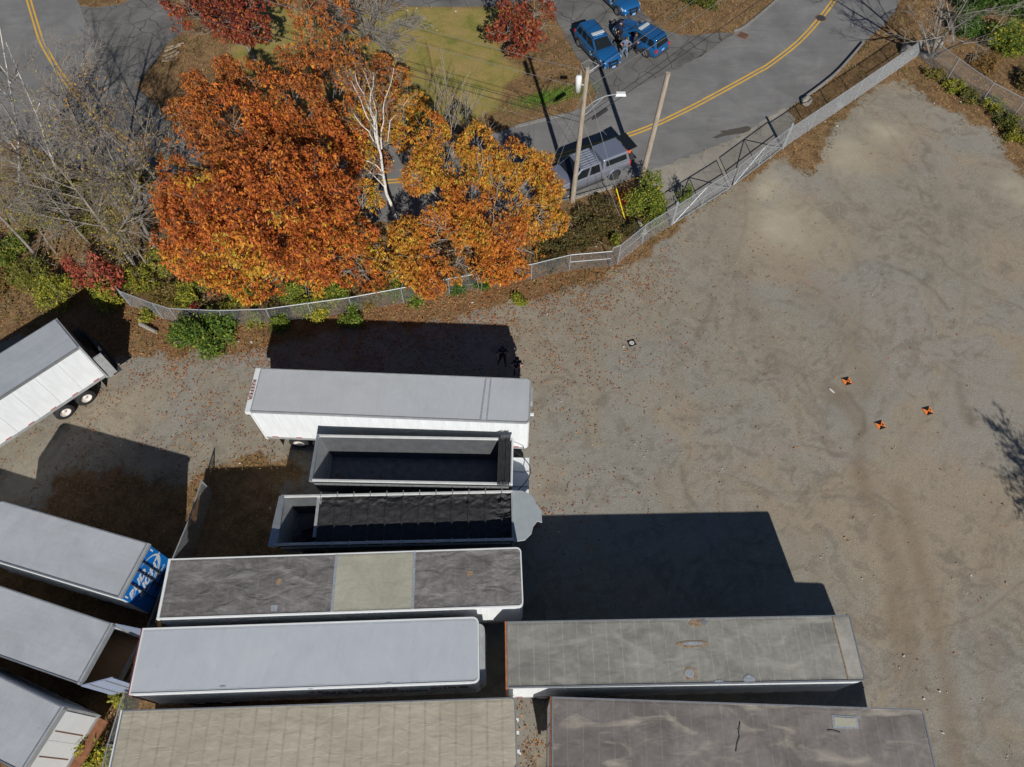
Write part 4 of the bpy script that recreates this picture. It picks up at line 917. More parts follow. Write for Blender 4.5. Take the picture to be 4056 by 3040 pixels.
# wheel contact points read off the photo: near-side rear and front wheels
def by_wheels(rear, front, side_, wb=3.03, ybody=.93):
    A, B = Vector(G(*rear)), Vector(G(*front)); d = (B-A).normalized(); n = Vector((-d.y, d.x)); m = (A+B)/2 - n*side_*ybody
    return m, math.atan2(d.y, d.x)
def place(fn, rear, front, side_, label, scl=.88, **k):
    m, a = by_wheels(rear, front, side_, ybody=.93*scl, **({'wb': k.pop('wb')} if 'wb' in k else {})); o = fn(2028, 1520, a, label, **k); o.location = (m.x, m.y, 0); o.scale = (scl,)*3; return o
place(police_suv, (2294, 186), (2362, 264), -1, 'blue police car parked nose down beside the lawn, nearest the utility pole')
place(police_suv, (2552, 224), (2455, 166), 1, 'blue police car seen from behind with dark rear window, beside the standing people')
place(police_suv, (2372, -8), (2442, 58), -1, 'blue police car cut off by the top edge of the picture')

def pickup(px, py, ang, label):
    root = empty('pickup_truck', (0, 0, 0), ang, label, 'pickup truck')
    S = [(-3.02, .93, .55, .85, 1.15), (-2.95, .98, .48, .85, 1.18), (-1.0, 1.0, .42, .85, 1.20), (0, 1.0, .42, .85, 1.20), (1.2, 1.0, .42, .85, 1.22), (1.32, 1.0, .42, .85, 1.28), (1.8, .99, .42, .85, 1.27), (2.5, .97, .44, .85, 1.22), (2.85, .93, .46, .85, 1.14), (3.0, .85, .50, .8, .98), (3.05, .8, .5, .8, .9)]
    loft([(a, body_ring(w_, b_, m, t, .04)) for a, w_, b_, m, t in S], 'body', M_SILV, root)
    zb, zt = 1.18, 1.90; xb0, xb1, xt0, xt1 = -.82, 1.62, -.70, .75; wb, wt = .96, .78
    MB().hexa([(xb0, -wb, zb), (xb1, -wb+.03, zb), (xb1, wb-.03, zb), (xb0, wb, zb)], [(xt0, -wt, zt), (xt1, -wt, zt), (xt1, wt, zt), (xt0, wt, zt)]).build('cabin', M_SILV, root, bevel=.05)
    side = lambda s: [(xb0, s*wb, zb), (xb1, s*(wb-.03), zb), (xt1, s*wt, zt), (xt0, s*wt, zt)] if s < 0 else [(xb1, s*(wb-.03), zb), (xb0, s*wb, zb), (xt0, s*wt, zt), (xt1, s*wt, zt)]
    for s in (-1, 1):
        P = side(s); f = (lambda u: u) if s < 0 else (lambda u: 1-u)
        for o_ in ([(.08, .06), (.42, .06), (.46, .84), (.09, .84)], [(.50, .06), (.90, .04), (.93, .84), (.54, .84)]):
            out = [(f(a), c) for a, c in o_]
            if s > 0: out = out[::-1]
            quad_slab(root, 'side_window', P, out, None, None, None, M_GLASS, .008)
    quad_slab(root, 'windshield', [(xb1, -wb+.03, zb), (xb1, wb-.03, zb), (xt1, wt, zt), (xt1, -wt, zt)], .05, .95, .08, .93, M_GLASS, .012)
    # truck cap over the bed
    cb = [(-2.98, -.96, 1.17), (-.88, -.96, 1.17), (-.88, .96, 1.17), (-2.98, .96, 1.17)]; ct = [(-2.80, -.76, 1.92), (-.92, -.76, 1.92), (-.92, .76, 1.92), (-2.80, .76, 1.92)]
    MB().hexa(cb, ct).build('bed_cap', M_SILV, root, bevel=.07)
    for s in (-1, 1):
        P = [cb[0], cb[1], ct[1], ct[0]] if s < 0 else [cb[2], cb[3], ct[3], ct[2]]
        quad_slab(root, 'cap_window', P, .10, .90, .30, .80, M_GLASS, .01)
    gl = MB().box((-.36, 0, 0), (.72, 1.5, .05)).build('rear_hatch', M_GLASS, root, bevel=.02); gl.location = (-2.82, 0, 1.92); gl.rotation_euler = (0, .12, 0)
    MB().box((-3.32, 0, .98), (.62, 1.5, .07)).build('tailgate', M_DARK, root)
    MB().box((-2.99, 0, 1.25), (.04, 1.6, .55)).build('bed_opening', M_BLACK, root)
    for s in (-1, 1):
        for xx in (-1.85, 1.92): arch(root, xx, s*.985, .42, s, M_SILV); car_wheel(root, xx, s*.93, .42, s, 6, M_CHROME if xx > 0 else M_DARK)
        MB().box((1.45, s*1.12, 1.28), (.2, .26, .26)).build('mirror', M_BLACK, root, bevel=.03)
        MB().box((2.96, s*.72, .98), (.16, .34, .2)).build('headlight', M_HEAD, root); MB().box((-3.0, s*.90, .95), (.08, .14, .42)).build('tail_light', M_RED, root)
        for xx in (.95, -.25): MB().box((xx, s*1.0, 1.06), (.24, .05, .05)).build('door_handle', M_SILV, root)
        for xx in (1.35, .35, -.75): MB().box((xx, s*.9985, .85), (.014, .014, .62)).build('door_seam', M_DARK, root)
        MB().box((.3, s*1.0, .40), (2.6, .14, .06)).build('side_step', M_DARK, root)
    for k in range(7): MB().box((.02, -.63+.21*k, 1.925), (1.15, .028, .03)).build('roof_slat', M_GALV, root)
    MB().box((3.05, 0, .62), (.14, 1.85, .26)).build('front_bumper', M_GALV, root, bevel=.04); MB().box((3.05, 0, .95), (.05, 1.2, .34)).build('grille', M_BLACK, root)
    return root
pk = place(pickup, (2424, 712), (2252, 780), 1, 'silver pickup truck with a bed cap, raised rear hatch and open tailgate', scl=.98)
ob = MB().box((0, 0, .12), (.3, .26, .24)).build('orange_case', flat('orange_plastic', (.85, .13, .03), .4), None, bevel=.03); ob.location = Matrix.Translation(pk.location) @ Matrix.Rotation(pk.rotation_euler[2], 4, 'Z') @ Vector((-3.35*.98, .1, 1.02*.98)); ob.rotation_euler = (0, 0, .7); tag(ob, 'small bright orange case standing on the open pickup tailgate', 'case')

# ---------------------------------------------------------------- people
def person(px, py, face, label, J, cols, hair=None, cap=False, z=0.0, h=1.8):
    """J overrides joints (x right, y forward, z up, for 1.8 m)"""
    x, y = G(px, py, z)
    D = dict(pel=(0, 0, .96), bel=(0, .01, 1.12), che=(0, .0, 1.34), nec=(0, -.01, 1.50), hd0=(0, .01, 1.58), hd1=(0, .02, 1.68), hd2=(0, .0, 1.77), nose=(0, .115, 1.655),
             shL=(-.19, 0, 1.44), shR=(.19, 0, 1.44), elL=(-.27, -.03, 1.15), elR=(.27, -.03, 1.15), wrL=(-.26, .08, .92), wrR=(.26, .08, .92),
             hiL=(-.10, 0, .90), hiR=(.10, 0, .90), knL=(-.13, .03, .50), knR=(.13, .03, .50), anL=(-.15, -.02, .09), anR=(.15, -.02, .09), toL=(-.18, .15, .04), toR=(.18, .15, .04),
             earL=(-.085, 0, 1.66), earR=(.085, 0, 1.66)); D.update(J)
    R = dict(pel=.155, bel=.145, che=.165, nec=.062, hd0=.075, hd1=.098, hd2=.075, nose=.016, shL=.075, shR=.075, elL=.05, elR=.05, wrL=.032, wrR=.032, hiL=.10, hiR=.10, knL=.068, knR=.068, anL=.05, anR=.05, toL=.038, toR=.038, earL=.014, earR=.014)
    E_ = [('pel', 'bel'), ('bel', 'che'), ('che', 'nec'), ('nec', 'hd0'), ('hd0', 'hd1'), ('hd1', 'hd2'), ('hd1', 'nose'), ('hd1', 'earL'), ('hd1', 'earR'), ('che', 'shL'), ('che', 'shR'), ('shL', 'elL'), ('shR', 'elR'), ('elL', 'wrL'), ('elR', 'wrR'),
          ('pel', 'hiL'), ('pel', 'hiR'), ('hiL', 'knL'), ('hiR', 'knR'), ('knL', 'anL'), ('knR', 'anR'), ('anL', 'toL'), ('anR', 'toR')]
    D = {k: Vector(v) for k, v in D.items()}
    for s in 'LR':      # palm, four unequal fingers and a thumb leaving the side of the palm
        sg = -1 if s == 'L' else 1; w_, e_ = D['wr'+s], D['el'+s]; d = (w_-e_).normalized(); sd = d.cross(Vector((sg, 0, 0)))
        sd = sd.normalized() if sd.length > .2 else Vector((0, 1, 0)); nn = d.cross(sd).normalized()
        D['pa'+s] = w_+d*.07; R['pa'+s] = .034; E_.append(('wr'+s, 'pa'+s))
        for i, (o_, L_) in enumerate(((-.03, .075), (-.01, .085), (.01, .08), (.03, .062))):
            a, c = f'f{i}{s}', f'g{i}{s}'; D[a] = w_+d*.115+sd*o_; D[c] = w_+d*(.115+L_*.8)+sd*o_*1.15+nn*.025; R[a] = .011; R[c] = .008; E_ += [('pa'+s, a), (a, c)]
        D['th'+s] = w_+d*.07+sd*.06; R['th'+s] = .012; D['ti'+s] = w_+d*.11+sd*.075; R['ti'+s] = .009; E_ += [('pa'+s, 'th'+s), ('th'+s, 'ti'+s)]
    keys = list(D); ix = {k: i for i, k in enumerate(keys)}
    me = bpy.data.meshes.new('p'); me.from_pydata([D[k] for k in keys], [(ix[a], ix[b_]) for a, b_ in E_], []); o = bpy.data.objects.new('p', me); link(o)
    m = o.modifiers.new('s', 'SKIN'); m.use_smooth_shade = True
    for k in keys: me.skin_vertices[0].data[ix[k]].radius = (R[k], R[k]*(.78 if k in ('pel', 'bel', 'che') else 1))
    me.skin_vertices[0].data[ix['pel']].use_root = True
    s_ = o.modifiers.new('u', 'SUBSURF'); s_.levels = s_.render_levels = 1
    dg = bpy.context.evaluated_depsgraph_get(); m2 = bpy.data.meshes.new_from_object(o.evaluated_get(dg)); bpy.data.objects.remove(o)
    skin, shirt, pants, shoe = cols[:4]
    for mt in (skin, shirt, pants, shoe, cols[4] if len(cols) > 4 else shirt): m2.materials.append(mt)
    reg = {}
    for a, b_ in E_:
        k = 0
        if {a, b_} <= {'pel', 'bel', 'che', 'shL', 'shR'} or (a[:2] == 'sh') or (a, b_) == ('che', 'nec'): k = 1
        if a[:2] in ('el',): k = cols[5] if len(cols) > 5 else 0
        if a in ('hiL', 'hiR', 'knL', 'knR') or (a, b_) in (('pel', 'hiL'), ('pel', 'hiR')): k = 2
        if a[:2] == 'an': k = 3
        reg[(a, b_)] = k
    for p in m2.polygons:
        c = p.center; best = None
        for (a, b_), k in reg.items():
            A, B = D[a], D[b_]; e = B-A; t = max(0, min(1, (c-A).dot(e)/max(e.length_squared, 1e-9))); dd = (c-A-e*t).length/max(.02, R[a]*(1-t)+R[b_]*t)
            if best is None or dd < best[0]: best = (dd, k)
        k = best[1]
        if k == 1 and c.z < .99: k = 2
        p.material_index = k; p.use_smooth = True
    body = bpy.data.objects.new('person', m2); link(body); body.location = (x, y, z); body.rotation_euler = (0, 0, face); body.scale = (h/1.8,)*3
    tag(body, label, 'person')
    hp = Vector(D['hd1']); 
    if hair: MB().lathe([(-.06, .102), (.0, .108), (.06, .098), (.11, .06), (.125, .001)], hp+Vector((0, -.022, .02)), (0, -.25, 1), 14).build('hair', hair, body, True)
    if cap:
        b = MB().lathe([(.0, .112), (.05, .112), (.10, .08), (.12, .001)], hp+Vector((0, 0, .035)), (0, -.05, 1), 14); b.prism([(-.07, .06), (-.06, .17), (.06, .17), (.07, .06)], hp.z+.035, hp.z+.048); b.build('cap', M_NAVY, body, True)
    for sx in (-.032, .032): MB().lathe([(-.008, .001), (0, .009), (.008, .001)], hp+Vector((sx, .09, .0)), (0, 1, 0), 6).build('eye', M_BLACK, body)
    MB().box((0, 0, 0), (.045, .006, .01)).build('mouth', M_REDRAIL, body).location = hp+Vector((0, .093, -.06))
    MB().lathe([(-.02, .155), (.02, .155)], (0, 0, 1.0), (0, 0, 1), 16).build('belt', M_BLACK, body).scale = (1.0, .82, 1)
    return body
M_NAVY = flat('navy_cloth', (.012, .014, .035), .85, var=.25); M_SKIN = flat('skin', (.52, .27, .19), .55, var=.08); M_HAIRB = flat('brown_hair', (.06, .035, .02), .7)
M_GBLUE = flat('grey_blue_shirt', (.13, .16, .23), .8); M_LBT = flat('light_blue_trousers', (.13, .22, .34), .8); M_DSHIRT = flat('charcoal_jacket', (.03, .03, .04), .8)
M_BADGE = flat('badge_silver', (.6, .65, .8), .3, .3)
north = 0.0; south = math.pi
o = person(2450, 168, south-.15, 'person in dark navy uniform and cap, one hand raised to the mouth', dict(wrL=(.02-.07, .16, 1.56), elL=(-.33, .12, 1.28)), (M_SKIN, M_NAVY, M_NAVY, M_BLACK, M_NAVY, 1), cap=True)
MB().box((.13, .165, 1.0), (.06, .03, .08)).build('yellow_holster_tag', flat('yellow_tag', (.6, .5, .03), .5), o)
person(2471, 231, north-.1, 'person in grey-blue shirt and light blue trousers, hands on hips', dict(elL=(-.42, -.05, 1.22), wrL=(-.22, .06, 1.04), elR=(.44, -.05, 1.24), wrR=(.22, .06, 1.05), knL=(-.17, .02, .5), anL=(-.22, -.02, .09), toL=(-.24, .15, .04), knR=(.17, .02, .5), anR=(.20, -.02, .09), toR=(.24, .15, .04)), (M_SKIN, M_GBLUE, M_LBT, M_BLACK, M_GBLUE, 0), hair=M_HAIRB)
person(2508, 214, south+.9, 'person in dark jacket striding beside the police car seen from behind', dict(knL=(-.10, .20, .52), anL=(-.12, .22, .1), toL=(-.13, .38, .05), knR=(.11, -.12, .5), anR=(.12, -.38, .12), toR=(.13, -.24, .04), elR=(.25, .06, 1.16), wrR=(.08, .22, 1.12)), (M_SKIN, M_DSHIRT, M_NAVY, M_BLACK, M_DSHIRT, 1), hair=M_BLACK)
for (px, py, fc, lab, J, cp) in ((1992, 1440, south+.05, 'person in navy uniform and cap standing in the trailer shadow, arms held out', dict(elL=(-.32, .0, 1.18), wrL=(-.27, .12, .96), elR=(.32, 0, 1.18), wrR=(.27, .12, .96), knL=(-.12, .03, .5), knR=(.16, .02, .5), anR=(.26, -.02, .09), toR=(.30, .14, .04), anL=(-.14, .1, .09), toL=(-.15, .27, .04)), True),
                        (2048, 1484, south-.05, 'bareheaded person in navy uniform, forearms folded, at the edge of the shadow', dict(elL=(-.30, .04, 1.18), wrL=(-.03, .26, 1.08), elR=(.32, .02, 1.16), wrR=(.10, .27, 1.04)), False)):
    o = person(px, py, fc, lab, J, (M_SKIN, M_NAVY, M_NAVY, M_BLACK, M_NAVY, 0), cap=cp, hair=None if cp else M_HAIRB)
    MB().box((.09, .15, 1.38), (.05, .02, .07)).build('badge', M_BADGE, o); MB().box((-.09, .15, 1.37), (.05, .02, .03)).build('name_tag', M_BADGE, o)
    for s in (-1, 1): MB().box((s*.27, .01, 1.36), (.02, .07, .08)).build('shoulder_patch', M_BADGE, o)

# ---------------------------------------------------------------- trees
def tubes_np(name, segs, mat, parent, n=5):
    A = np.array([s[0] for s in segs]); B = np.array([s[1] for s in segs]); ra = np.array([s[2] for s in segs]); rb = np.array([s[3] for s in segs])
    d = B-A; L = np.linalg.norm(d, axis=1, keepdims=True); d = d/np.maximum(L, 1e-6)
    ref = np.where(np.abs(d[:, 2:3]) < .9, np.array([[0, 0, 1.]]), np.array([[1., 0, 0]])); u = np.cross(d, ref); u /= np.linalg.norm(u, axis=1, keepdims=True); v = np.cross(d, u)
    ang = 2*np.pi*np.arange(n)/n; ring = u[:, None]*np.cos(ang)[None, :, None] + v[:, None]*np.sin(ang)[None, :, None]
    Va = A[:, None]+ring*ra[:, None, None]; Vb = B[:, None]+ring*rb[:, None, None]; V = np.concatenate([Va, Vb], 1).reshape(-1, 3)
    k = np.arange(n); q = np.stack([k, (k+1) % n, n+(k+1) % n, n+k], -1); F = (np.arange(len(segs))[:, None, None]*2*n + q[None]).reshape(-1, 4)
    return np_mesh(name, V, F, mat, parent, smooth=True)
def rvec(r): 
    while True:
        v = Vector((r.uniform(-1, 1), r.uniform(-1, 1), r.uniform(-1, 1)))
        if .05 < v.length < 1: return v.normalized()
def grow(base, d, L, r0, r, depth, segs, tips, gn=.12, upw=.12, nb=(5, 7), rmin=.007, wig=.13, lo=.25, spread=(.6, 1.05), lens=(.35, .6)):
    n = 6 if depth > 1 else 4; p = Vector(base); d = Vector(d).normalized(); step = L/n; pts = [(p.copy(), r0, d.copy())]
    for i in range(n):
        d = (d + rvec(r)*wig + Vector((0, 0, upw*(.5 if depth > 2 else 1)))*.5).normalized(); q = p+d*step; ra = r0*(1-.8*i/n)+rmin*.3; rb = max(rmin, r0*(1-.8*(i+1)/n))
        segs.append((tuple(p), tuple(q), max(ra, rmin), rb)); p = q; pts.append((p.copy(), rb, d.copy()))
    if depth == 0: tips.append(p.copy()); return
    for k in range(r.randint(*nb)):
        t = lo+(1-lo)*(k+r.random())/nb[1]; t = min(t, .98); i = min(n-1, int(t*n)); f = t*n-i; P = pts[i][0].lerp(pts[i+1][0], f); dd = pts[i][2]
        side = rvec(r); side = (side-dd*side.dot(dd)).normalized(); an = r.uniform(*spread); nd = dd*math.cos(an)+side*math.sin(an)
        grow(P, nd, L*r.uniform(*lens)*(1.15-.5*t), max(rmin, pts[i][1]*.6), r, depth-1, segs, tips, gn, upw, nb, rmin, wig*1.1, .15, spread, lens)
    tips.append(p.copy())

def leaves(name, P, size, pal, parent, mat=None, droop=.5, asp=.5, per=1, flat_=0.0, jit=.25, rng=None, grp=1):
    """P (n,3) leaf positions; each leaf is a folded pair of quads"""
    rng = rng or RNG; n = len(P)
    th = rng.random(n)*2*np.pi; dz = -droop + rng.normal(0, .35, n)
    if flat_: dz = rng.normal(0, flat_, n)
    d = np.stack([np.cos(th), np.sin(th), dz], -1); d /= np.linalg.norm(d, axis=1, keepdims=True)
    s = np.cross(d, np.array([0, 0, 1.])); s /= np.maximum(np.linalg.norm(s, axis=1, keepdims=True), 1e-6); nrm = np.cross(s, d)
    roll = rng.normal(0, .45 if not flat_ else flat_, n)[:, None]; s2 = s*np.cos(roll)+nrm*np.sin(roll); n2 = np.cross(s2, d)
    L = (size*(1+rng.normal(0, jit, n)).clip(.4, 1.8))[:, None] if np.isscalar(size) else (size*(1+rng.normal(0, jit, n)).clip(.4, 1.8))[:, None]
    w_ = L*asp*.5; a = P; b_ = P+d*L; m1 = P+d*L*.45+s2*w_-n2*w_*.35; m2 = P+d*L*.45-s2*w_-n2*w_*.35
    V = np.stack([a, m1, b_, m2], 1).reshape(-1, 3); F = np.arange(4*n).reshape(-1, 4)
    pal = np.array(pal); c = np.repeat(pal[rng.integers(0, len(pal), n//grp+1)]*(1+rng.normal(0, .2, (n//grp+1, 1))).clip(.45, 1.6), grp, 0)[:n]; c2 = pal[rng.integers(0, len(pal), n)]; c = c*.8+c2*.2
    return np_mesh(name, V, F, mat or M_LEAF, parent, col=c.clip(0, 1).astype(np.float32))
def blob_points(C, r, n, rng, squash=.85, shell=.55, clump=.0, cl=1.1):
    v = rng.normal(size=(n, 3)); v /= np.linalg.norm(v, axis=1, keepdims=True); rad = r*(shell+(1-shell)*rng.random(n)**.6)
    rad *= 1+.18*(vnoise(v[:, 0]*2.3+C[0], v[:, 1]*2.3+v[:, 2]*2+C[1], 5)-.5)*2
    P = np.array(C)+v*rad[:, None]*np.array([1, 1, squash])
    if clump:
        k = vnoise(P[:, 0]*cl+P[:, 2]*.7, P[:, 1]*cl-P[:, 2]*.6, 77); P = P[k > clump]
    return P
def cluster(P, k, spread, rng):
    Q = np.repeat(P, k, 0); return Q+rng.normal(0, spread, Q.shape)
OAK = [(.58, .165, .03), (.64, .205, .032), (.50, .125, .026), (.38, .09, .024), (.66, .26, .038), (.27, .065, .022), (.46, .11, .026), (.21, .055, .02)]
OAKD = [(.46, .13, .03), (.36, .10, .026), (.52, .17, .03), (.28, .085, .025), (.56, .22, .035), (.20, .07, .025), (.34, .16, .06)]
AMBO = [(.64, .29, .035), (.58, .22, .03), (.68, .38, .045), (.46, .25, .035), (.50, .16, .025), (.38, .32, .05), (.30, .13, .03)]
AMB = [(.66, .33, .035), (.62, .26, .03), (.70, .42, .045), (.48, .30, .04), (.45, .15, .02), (.40, .36, .05)]
REDL = [(.26, .045, .03), (.18, .035, .025), (.36, .085, .035), (.14, .03, .022), (.40, .14, .04)]
GRN = [(.12, .20, .03), (.20, .27, .04), (.07, .13, .025), (.30, .32, .05), (.10, .17, .02)]
YGRN = [(.28, .30, .04), (.36, .34, .05), (.18, .24, .03), (.45, .36, .04), (.14, .18, .03)]
DGRN = [(.05, .12, .02), (.09, .19, .03), (.035, .08, .015), (.14, .22, .04)]

def leafy_tree(name, base, blobs, pal, label, group, size=.27, dens=1.0, trunk_r=.2, mat=None, bark=None, clump=.40, seed=1, cat='tree', asp=.40, droop=.75, twigs=True, pal2=None, fork=.3, pth=.66):
    rng = np.random.default_rng(seed); r = random.Random(seed); B = G3(*base)
    root = empty(name, B, 0, label, cat, group); off = np.array([B.x, B.y, 0]); segs = []
    pts = []; H = max(G3(*b_[:2], b_[2]).z for b_ in blobs)
    cs = [(G3(b_[0], b_[1], b_[2])-B, b_[3]) for b_ in blobs]
    mean = sum((c for c, _ in cs), Vector())/len(cs); fk = Vector((mean.x*.25, mean.y*.25, H*fork))
    n = 4
    for i in range(n): segs.append((tuple(fk*(i/n)), tuple(fk*((i+1)/n)), trunk_r*(1-.1*i), trunk_r*(1-.1*(i+1))))
    for c, rad in cs:
        p = fk.copy(); d = c-fk; m = 5; prev = p; rr = trunk_r*.42
        for i in range(m):
            q = fk+d*((i+1)/m)+rvec(r)*.18+Vector((0, 0, -.3*math.sin(math.pi*(i+1)/m))); segs.append((tuple(prev), tuple(q), rr*(1-.15*i), rr*(1-.15*(i+1)))); prev = q
        for k in range(int(5+rad*3)):
            q = c+rvec(r)*rad*.9; s_ = fk.lerp(c, r.uniform(.55, 1)); mid = s_.lerp(q, .5)+rvec(r)*.25
            segs += [(tuple(s_), tuple(mid), .026, .018), (tuple(mid), tuple(q), .018, .009)]
        nn = int(200*rad*rad*dens); P = blob_points(tuple(c), rad, nn, rng, clump=clump); P = P[P[:, 2] > .3]; pts.append(P)
    P = np.concatenate(pts); tubes_np('trunk', segs, bark or M_BARK, root, 6)
    Q = cluster(P, 6, size*.30, rng)
    if pal2 is not None:
        k = vnoise((Q[:, 0]+B.x)*.45, (Q[:, 1]+B.y)*.45+Q[:, 2]*.3, 12) + np.repeat(rng.normal(0, .12, len(Q)//6), 6) > pth
        k = np.repeat(k[::6], 6); leaves('crown', Q[~k], size, pal, root, mat, droop, asp, rng=rng, grp=6); leaves('crown', Q[k], size, pal2, root, mat, droop, asp, rng=rng, grp=6)
    else: leaves('crown', Q, size, pal, root, mat, droop, asp, rng=rng, grp=6)
    return root
gO = 'orange leaved oaks by the road'
leafy_tree('oak_tree', (1298, 1058), [(1080, 830, 8.5, 3.5), (850, 840, 7.5, 2.7), (730, 780, 7, 1.7), (1230, 760, 8.0, 2.5), (1210, 960, 5.2, 2.4), (930, 1000, 5.2, 2.3), (1110, 1080, 3.4, 1.5), (760, 980, 5.2, 1.7), (690, 900, 6, 1.3), (655, 800, 6.4, 1.0), (1360, 930, 4.4, 1.5), (1330, 1020, 3.6, 1.2), (1230, 1130, 2.6, .9), (1000, 1130, 3, 1.1), (1380, 1080, 2.6, .9), (1450, 1030, 2.6, 1.1), (1430, 930, 3.4, 1.0), (1480, 1110, 2, .9), (850, 1090, 3.6, 1.0)], OAK, 'largest orange oak spreading above the fence beside the white trailer', gO, seed=11, trunk_r=.28, pal2=AMB, size=.17, dens=2.15, pth=.80, clump=.445)
leafy_tree('oak_tree', (1150, 880), [(920, 500, 8.3, 2.6), (1150, 440, 8.2, 2.4), (770, 560, 7.4, 1.7), (1270, 560, 6.5, 1.7), (1020, 640, 8.2, 2.5), (1010, 330, 7.6, 1.6), (830, 380, 7.2, 1.3), (720, 660, 6.4, 1.3), (1330, 430, 6.0, 1.2), (1200, 290, 7, 1.2), (900, 270, 6.6, .9), (730, 450, 6, 1.2), (760, 340, 6, 1.0), (1100, 540, 7.5, 2.0), (1400, 520, 5, 1.1), (1350, 640, 5.5, 1.3)], OAKD, 'rust and orange oak standing behind the largest oak, left of the birch', gO, seed=12, trunk_r=.26, pal2=OAK, size=.17, dens=2.1, pth=.62, clump=.45)
leafy_tree('oak_tree', (1330, 560), [(1250, 140, 8, 1.7), (1340, 280, 7.4, 1.5), (1200, 30, 8, 1.5), (1160, 230, 7, 1.1), (1400, 180, 6.5, 1.1), (1330, 60, 7.5, 1.3), (1480, 300, 5, .9), (1420, 380, 5.2, 1.0)], OAKD, 'thin russet oak reaching the top edge beside the grey bare trees', gO, seed=13, trunk_r=.18, dens=1.0, clump=.42, size=.18)
leafy_tree('maple_tree', (1010, 240), [(900, 60, 5, 1.9), (1000, 110, 4.5, 1.3), (760, 60, 5, 1.5), (850, -30, 5, 1.8), (700, -10, 5, 1.3), (1000, -10, 5, 1.5)], REDL, 'dark red maple at the top edge beside the cracked side pavement', 'red maples by the lawn', seed=14, size=.15, asp=.7, trunk_r=.18, dens=1.5, clump=.36)
leafy_tree('maple_tree', (2045, 215), [(2085, 130, 3.6, 1.25), (2130, 40, 4.6, 1.3), (2010, 110, 3.4, 1.0), (2150, 110, 3.2, 1.0), (2050, 195, 1.8, .75), (1960, 130, 2.8, .7), (2030, 20, 4.4, 1.1)], REDL, 'red maple on the lawn beside the parked police cars', 'red maples by the lawn', seed=15, size=.14, asp=.7, trunk_r=.14, dens=1.3, clump=.40, bark=M_BARKL)
leafy_tree('yellow_oak', (1905, 1010), [(1700, 520, 7.0, 1.2), (1760, 640, 6.4, 1.4), (1900, 560, 6.6, 1.2), (2030, 640, 5.6, 1.4), (1860, 760, 5.6, 1.5), (2080, 760, 4.8, 1.5), (1730, 900, 4.4, 1.3), (1960, 900, 4.3, 1.8), (2150, 860, 3.4, 1.3), (1640, 1020, 3.0, 1.2), (1800, 1050, 3.0, 1.4), (1960, 1050, 2.6, 1.3),
    (2170, 740, 3.6, 1.1), (2200, 880, 2.6, .9), (2080, 990, 2.4, 1.2), (1700, 1110, 2.2, 1.1), (1880, 1120, 1.9, 1.0), (1610, 930, 3.4, 1.1), (1660, 700, 5.4, 1.1), (1980, 720, 5.4, 1.5), (1820, 900, 4.4, 1.5), (2040, 880, 4, 1.5), (1700, 620, 6, 1.1), (1900, 660, 6, 1.3), (1580, 1080, 2.2, 1.0), (2050, 1060, 2.0, .8), (2150, 650, 4.4, .9)], AMBO, 'amber and gold oak between the birch and the silver pickup, road showing through it', None, seed=16, size=.155, trunk_r=.15, dens=2.9, clump=.39, pal2=[(.58, .20, .03), (.50, .15, .026), (.62, .26, .035), (.36, .10, .024)], bark=M_BARKL, fork=.22, pth=.6)
leafy_tree('yellow_oak', (1500, 680), [(1470, 340, 3.6, 1.2), (1400, 300, 4.2, 1.1), (1560, 380, 3.0, 1.0), (1450, 470, 3.2, 1.2), (1540, 500, 2.4, .9), (1480, 570, 2.2, .9), (1590, 300, 3, .8), (1520, 250, 3.6, .8), (1610, 470, 2.6, .9), (1590, 560, 2.2, .7), (1650, 400, 3, .8), (1500, 640, 2.0, .9)], AMBO, 'golden brown oak directly behind the upper stems of the birch', None, seed=19, size=.16, trunk_r=.11, dens=1.9, clump=.42, bark=M_BARK, pal2=OAKD, pth=.5)
leafy_tree('yellow_oak', (1480, 1020), [(1430, 600, 4.5, 1.0), (1420, 760, 3.6, 1.1), (1470, 800, 2.6, .8), (1430, 900, 3, 1.1), (1420, 480, 5.0, .9), (1500, 1040, 2.4, 1.2), (1470, 960, 2.6, .9)], AMB, 'slim golden oak filling the gap just left of the birch', None, seed=17, size=.165, trunk_r=.12, dens=1.3, clump=.42, bark=M_BARKL)
leafy_tree('red_sapling', (400, 1170), [(370, 1080, 2.0, 1.1), (430, 1100, 1.8, .9), (310, 1040, 2.4, .8)], [(.42, .09, .06), (.30, .06, .045), (.46, .15, .07), (.2,.05,.03)], 'small scarlet sapling under the leaning pale bare tree', None, seed=18, size=.2, asp=.45, trunk_r=.05, dens=1.0, clump=.3)

